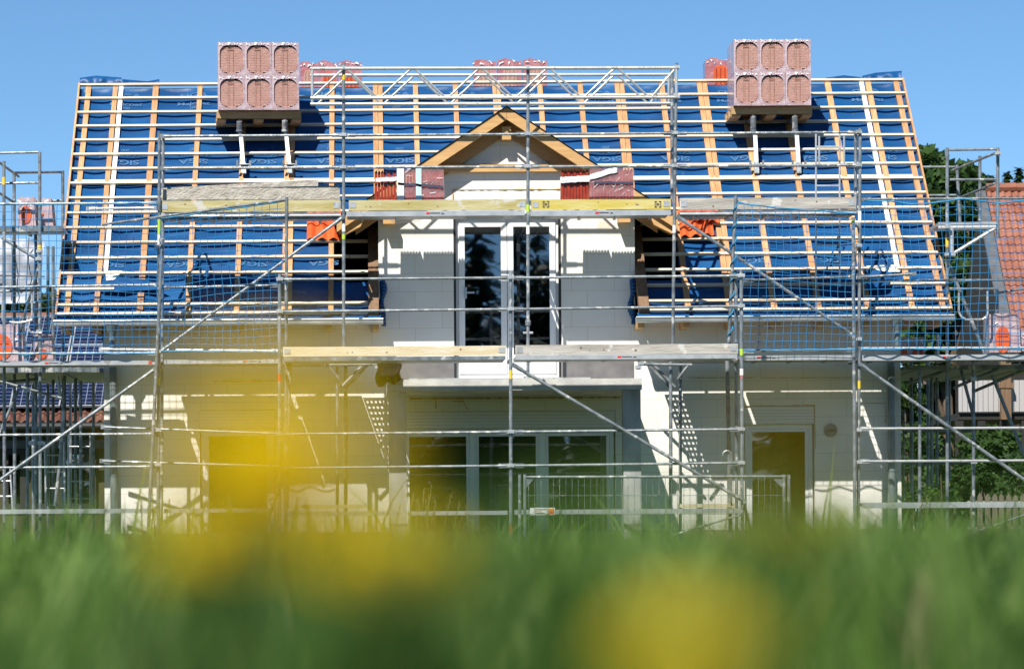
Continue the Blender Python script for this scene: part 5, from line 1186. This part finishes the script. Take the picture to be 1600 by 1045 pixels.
# meadow grass: bent blades
def blades(name, n, d0, d1, pw, hmean, hsd, wid, mats, probs, seed, margin=.6, lean=.35, tipmax=None, gap=None, tuft=.35):
    rng = np.random.default_rng(seed); d = (d0 ** (pw) + rng.uniform(0, 1, n) * (d1 ** pw - d0 ** pw)) ** (1 / pw)
    x = rng.uniform(-.116 * d - margin, .207 * d + margin); gzv = np.array([gz(y) for y in d])
    h = np.clip(rng.normal(hmean, hsd, n), .05, None)
    fx = 20.0 / np.sqrt(d); nz_ = lambda k, f: np.array([noise.noise(Vector((a * q * f, b * q * f * .5, k))) for a, b, q in zip(x, d, fx)])
    if gap is not None:       # thin spots between the tufts
        keep = nz_(seed + 7, 1.0) + rng.normal(0, .12, n) > gap - .25; x, d, gzv, h, fx = x[keep], d[keep], gzv[keep], h[keep], fx[keep]; n = len(x)
    patch = nz_(seed, .8); tone = nz_(seed + 31, .7) + .5 * nz_(seed + 55, 2.0)
    top = (tipmax(d) if tipmax is not None else h) ; h = h * (1 + tuft * patch)
    if tipmax is not None: h = np.minimum(h, top * (1 + .10 * np.maximum(patch, 0)) + rng.normal(0, .012, n))
    th = rng.uniform(0, 2 * np.pi, n); l = h * rng.gamma(2.0, lean / 2, n); l = np.minimum(l, h * .9); w_ = wid * rng.uniform(.5, 1.3, n); fa = th + rng.normal(0, .6, n) + np.pi / 2
    V = []; 
    for t in (0, .4, .75, 1.0):
        cx_ = x + np.cos(th) * l * t ** 2; cy_ = d + np.sin(th) * l * t ** 2; cz_ = gzv + h * (t - .18 * (l / h) * t ** 3); ww = w_ * (1 - t ** 2 * .97) / 2
        V.append(np.stack([cx_ - np.cos(fa) * ww, cy_ - np.sin(fa) * ww, cz_], 1)); V.append(np.stack([cx_ + np.cos(fa) * ww, cy_ + np.sin(fa) * ww, cz_], 1))
    V = np.stack(V, 1).reshape(-1, 3).astype(np.float32); base = np.arange(n)[:, None, None] * 8; q = np.array([[0, 1, 3, 2], [2, 3, 5, 4], [4, 5, 7, 6]])[None]; Fc = (base + q).reshape(-1, 4)
    me = bpy.data.meshes.new(name); me.vertices.add(len(V)); me.vertices.foreach_set("co", V.ravel()); me.loops.add(Fc.size); me.loops.foreach_set("vertex_index", Fc.ravel().astype(np.int32))
    me.polygons.add(len(Fc)); me.polygons.foreach_set("loop_start", np.arange(0, Fc.size, 4, dtype=np.int32)); me.polygons.foreach_set("loop_total", np.full(len(Fc), 4, dtype=np.int32))
    for m in mats: me.materials.append(m)
    mi = rng.choice(len(mats), n, p=probs); mi = np.where((tone > .16) & (mi == 0), 3, mi); mi = np.where((tone > .3) & (mi == 1), 0, mi); mi = np.where((tone < -.10) & (mi != 1) & (rng.random(n) < .75), 1, mi); mi = np.where((tone < -.38) & (rng.random(n) < .5), 4, mi); me.polygons.foreach_set("material_index", np.repeat(mi, 3).astype(np.int32)); me.update(calc_edges=True); me.validate()
    o = bpy.data.objects.new(name, me); sc.collection.objects.link(o); return kind(o, "stuff")
GM = [M['grass1'], M['grass2'], M['grass3'], M['grass4'], M['grass5']]
blades("meadow_grass", 22000, .75, 4.5, 1.6, .285, .05, .007, GM, [.50, .26, .08, .16, 0], 1, tipmax=lambda d: .275 + .021 * d, lean=.6, gap=.05, tuft=.5)
blades("meadow_grass", 46000, 4.0, 14, 1.7, .31, .09, .014, GM, [.48, .26, .10, .16, 0], 2, tipmax=lambda d: np.minimum(.34 + .006 * (d - 4), .375), lean=.7, gap=.02, tuft=.6)
blades("meadow_grass", 52000, 13, 43.2, 1.8, .38, .12, .018, GM, [.48, .26, .14, .12, 0], 3, margin=3, lean=.45, tuft=.6)
blades("meadow_grass", 260, .45, 2.2, 1.3, .362, .014, .006, GM, [.5, .3, .04, .16, 0], 5, lean=.3)
def tufts(specs, seed):
    """bent blades in tufts: (photo x, photo y of the tips, depth, count, spread, lean, straw share)"""
    rr = random.Random(seed); V, Fc, mi = [], [], []
    for px, py, d, n, spread, lean, which in specs:
        c = P(px, py, d)
        for _ in range(n):
            x = c.x + rr.gauss(0, spread) - lean * .10; y = d + rr.gauss(0, spread * 1.2)
            if y < .4: y = .4
            zt = c.z - abs(rr.gauss(0, .007)) * d ** .6; h = max(.1, zt - gz(y)); th = rr.gauss(0 if lean >= 0 else math.pi, .9); l = abs(lean) * h * rr.uniform(.2, 1.1); w_ = rr.uniform(.006, .012) * (.8 + .25 * d); fa = th + math.pi / 2 + rr.gauss(0, .5); b = len(V)
            for t in (0, .35, .65, .88, 1.0):
                q = Vector((x + math.cos(th) * l * t * t, y + math.sin(th) * l * t * t, gz(y) + h * (1.22 * t - .22 * t * t * t))); e = Vector((math.cos(fa), math.sin(fa), 0)) * w_ * (1 - t ** 4 * .93) / 2; V += [q - e, q + e]
            for k in range(4): Fc.append((b + 2 * k, b + 2 * k + 1, b + 2 * k + 3, b + 2 * k + 2)); mi.append(which if rr.random() < .75 else rr.choice((0, 1, 3)))
    me = bpy.data.meshes.new("meadow_grass"); me.from_pydata(V, [], Fc)
    for m in GM: me.materials.append(m)
    me.polygons.foreach_set("material_index", mi); me.update(); o = bpy.data.objects.new("meadow_grass", me); sc.collection.objects.link(o); return kind(o, "stuff")
rr_ = random.Random(21); SP = []
for _ in range(120):
    d = rr_.uniform(2.4, 6.5); SP.append((rr_.uniform(-80, 1680), rr_.uniform(826, 910), d, 26, .035 * d ** .5, rr_.uniform(-1.1, 1.1), rr_.choice((0, 0, 3, 1, 3))))
for px, py, d, n, sp_, ln, wh in ((60, 840, 2.6, 36, .09, .9, 3), (150, 868, 3.0, 36, .09, 1.1, 3), (30, 900, 2.2, 30, .08, .8, 0), (240, 895, 2.4, 26, .07, .4, 2), (1290, 772, 2.3, 24, .04, -.3, 3), (1325, 782, 2.6, 30, .05, .5, 0), (1385, 800, 2.9, 26, .06, .7, 3), (1440, 790, 2.7, 30, .07, -.6, 1), (1510, 806, 3.2, 30, .08, .7, 3), (1575, 792, 2.4, 26, .07, -.7, 0), (1470, 850, 2.4, 30, .08, .9, 3), (1380, 880, 2.2, 26, .07, -.8, 2), (860, 815, 3.0, 30, .07, .6, 3), (960, 826, 3.2, 30, .08, -.8, 0), (1045, 800, 2.6, 20, .04, .4, 3), (1130, 826, 3.1, 30, .08, .7, 3), (760, 838, 3.0, 26, .08, -.5, 0), (740, 900, 2.4, 26, .07, .8, 2), (1180, 880, 2.6, 26, .08, .9, 2), (430, 900, 1.4, 60, .05, .3, 4), (470, 930, 1.3, 60, .05, -.3, 4), (390, 940, 1.3, 50, .05, -.3, 4), (850, 940, 1.8, 30, .06, .6, 2),
                                  (690, 705, .62, 22, .016, .3, 1), (640, 740, .7, 22, .016, -.3, 1), (770, 730, .66, 20, .016, .3, 1), (900, 715, .6, 18, .014, -.3, 1), (1040, 720, .62, 16, .016, .4, 0), (1245, 700, .55, 12, .01, -.2, 0), (100, 690, .6, 20, .018, .4, 1), (50, 720, .65, 20, .018, -.4, 1), (1470, 735, .6, 16, .018, .3, 1), (1560, 720, .66, 16, .016, -.3, 1), (560, 760, .7, 10, .014, .3, 1)):
    SP.append((px, py + ((-14 if px > 1250 else -4 if px < 200 else 12) if 1.5 < d and py < 860 else 0), d, n, sp_, ln, wh))
for _ in range(95):       # tufts that stand above eye level
    d = rr_.uniform(1.5, 7.0); SP.append((rr_.uniform(-60, 1660), 850 - min(80, rr_.expovariate(1 / 20)), d, 18, .028 * d ** .6, rr_.uniform(-.8, .8), rr_.choice((0, 3, 3, 1, 0, 4))))
tufts(SP, 5)
blades("garden_grass", 9000, 46, 75, 1.5, .25, .07, .03, [M['grass1'], M['grass2']], [.6, .4], 4, margin=4)

# a few tall flowering stalks that stay sharp near the house
def stalks(label, spots, Y, group="tall grass tufts by the house"):
    px0 = sum(s[0] for s in spots) / len(spots); t = thing("tall_grass", label, "grass tuft", (PX(px0, 830, Y), Y, gz(Y)), group)
    mb = MB(); sd = MB()
    for px, py in spots:
        for _ in range(5):
            tip = P(px + U(-22, 22), py + U(-8, 40), Y + U(-.3, .3)); foot = Vector((tip.x + U(-.25, .1), tip.y, gz(Y))); mid = (tip + foot) / 2 + Vector((U(-.06, .02), 0, .08)); mb.path([foot, mid, tip], .004, 4)
            d = (tip - mid).normalized()
            for k in range(10): a = tip - d * .02 * k; sd.tube(a, a + Vector((U(-.035, .035), U(-.02, .02), U(0, .03))), .006, 4, r2=.002)
    mb.build("stems", M['grass3'], t); sd.build("seed_heads", M['grass3'], t)
stalks("tall straw coloured grass stalks before the left part of the terrace window", [(645, 770), (662, 775), (690, 765), (720, 785)], 40.5)
stalks("thin grass stalks in front of the wall left of the yellow flower", [(235, 775), (262, 785), (250, 770)], 41.5)
stalks("dark grass stalks beside the lower deck right of the house corner", [(1425, 765), (1432, 780), (1450, 800)], 43)
stalks("grass stalks before the sunlit wall foot right of the balcony", [(1070, 825), (1095, 815), (1180, 820)], 41.2)

# dandelions close to the lens
def dandelion(label, px, py, d, r, full=1.0, tilt=(0, 0), closed=False):
    c = P(px, py, d); t = thing("dandelion", label, "flower", (c.x, c.y + .02, gz(d)), "yellow dandelions in the meadow"); pe = MB(); ax = Vector((tilt[0], -.25 + tilt[1], 1)).normalized(); e1 = ax.cross(Vector((0, 1, .2))).normalized(); e2 = ax.cross(e1)
    for ring, (nn, el, ll) in enumerate(((26, .12, 1.0), (24, .45, .92), (20, .8, .8), (14, 1.15, .62), (8, 1.4, .5))):
        for k in range(nn):
            a = 2 * math.pi * (k + U(-.3, .3)) / nn; e_ = el + U(-.1, .1) + (.5 if closed else 0); dr = (e1 * math.cos(a) + e2 * math.sin(a)) * math.cos(e_) + ax * math.sin(e_); sd = dr.cross(ax).normalized() if abs(dr.dot(ax)) < .99 else e1
            L = r * ll * U(.85, 1.08); w_ = r * .13; b = c + dr * r * .08; m_ = c + dr * L * .6; tp = c + dr * L
            pe.add([b - sd * w_ * .4, b + sd * w_ * .4, m_ + sd * w_, tp + sd * w_ * .7, tp - sd * w_ * .7, m_ - sd * w_], [(0, 1, 2, 5), (5, 2, 3, 4)])
    pe.build("petals", M['petal'], t)
    st = MB(); foot = Vector((c.x + U(-.03, .03), c.y + .02, gz(d))); st.path([c - ax * r * .25, c - ax * r * .5 + (foot - c) * .3, foot], .0022, 6); st.build("stem", M['sepal'], t)
    sp = MB(); sp.tube(c - ax * r * .45, c - ax * r * .02, r * .22, 8, r2=r * .34); sp.build("calyx", M['sepal'], t)
dandelion("large yellow dandelion rising above the grass before the left patio door", 425, 700, .37, .0132)
dandelion("low yellow dandelion under the large raised one left of the middle", 432, 800, .45, .0175)
dandelion("round yellow dandelion deep in the grass left of the middle", 606, 900, .66, .0178)
dandelion("broad yellow dandelion low in the grass right of the middle", 1066, 1032, .46, .0098)
dandelion("half hidden dandelion among blades below the raised one", 310, 885, .75, .0125)
dandelion("faint dandelion among blades at the lower right", 1240, 955, .7, .008)
dandelion("small closed dandelion bud held before the right patio door", 1222, 765, .34, .0055, closed=True)

# wood behind the photographer, mirrored in the panes
rng = np.random.default_rng(77); allv = []; N = 0
for k in range(120):
    x = -70 + k * 1.15 + rng.uniform(-.6, .6); y = -36 + rng.uniform(-7, 7); h = rng.uniform(11.5, 15.0) * (1 + .12 * math.sin(k * .23)); n = 420; zf = rng.uniform(0, 1, n) ** 1.3; rad_ = (.25 + 1.75 * (1 - zf) ** .8) * rng.uniform(.3, 1.05, n); a = rng.uniform(0, 6.283, n)
    c = np.stack([x + np.cos(a) * rad_, y + np.sin(a) * rad_, h * zf], 1); d = np.stack([np.cos(a), np.sin(a), np.full(n, -.4)], 1); b = np.stack([-np.sin(a), np.cos(a), rng.uniform(-.4, .4, n)], 1); s = (.35 + .65 * (1 - zf[:, None])) * rng.uniform(.7, 1.3, n)[:, None]
    allv.append(np.stack([c - d * s, c - b * s * .5, c + d * s, c + b * s * .5], 1).reshape(-1, 3)); N += n
kind(cloud_obj("spruce_wood", np.concatenate(allv), N, [M['leaf_con']], None, rng), "stuff")
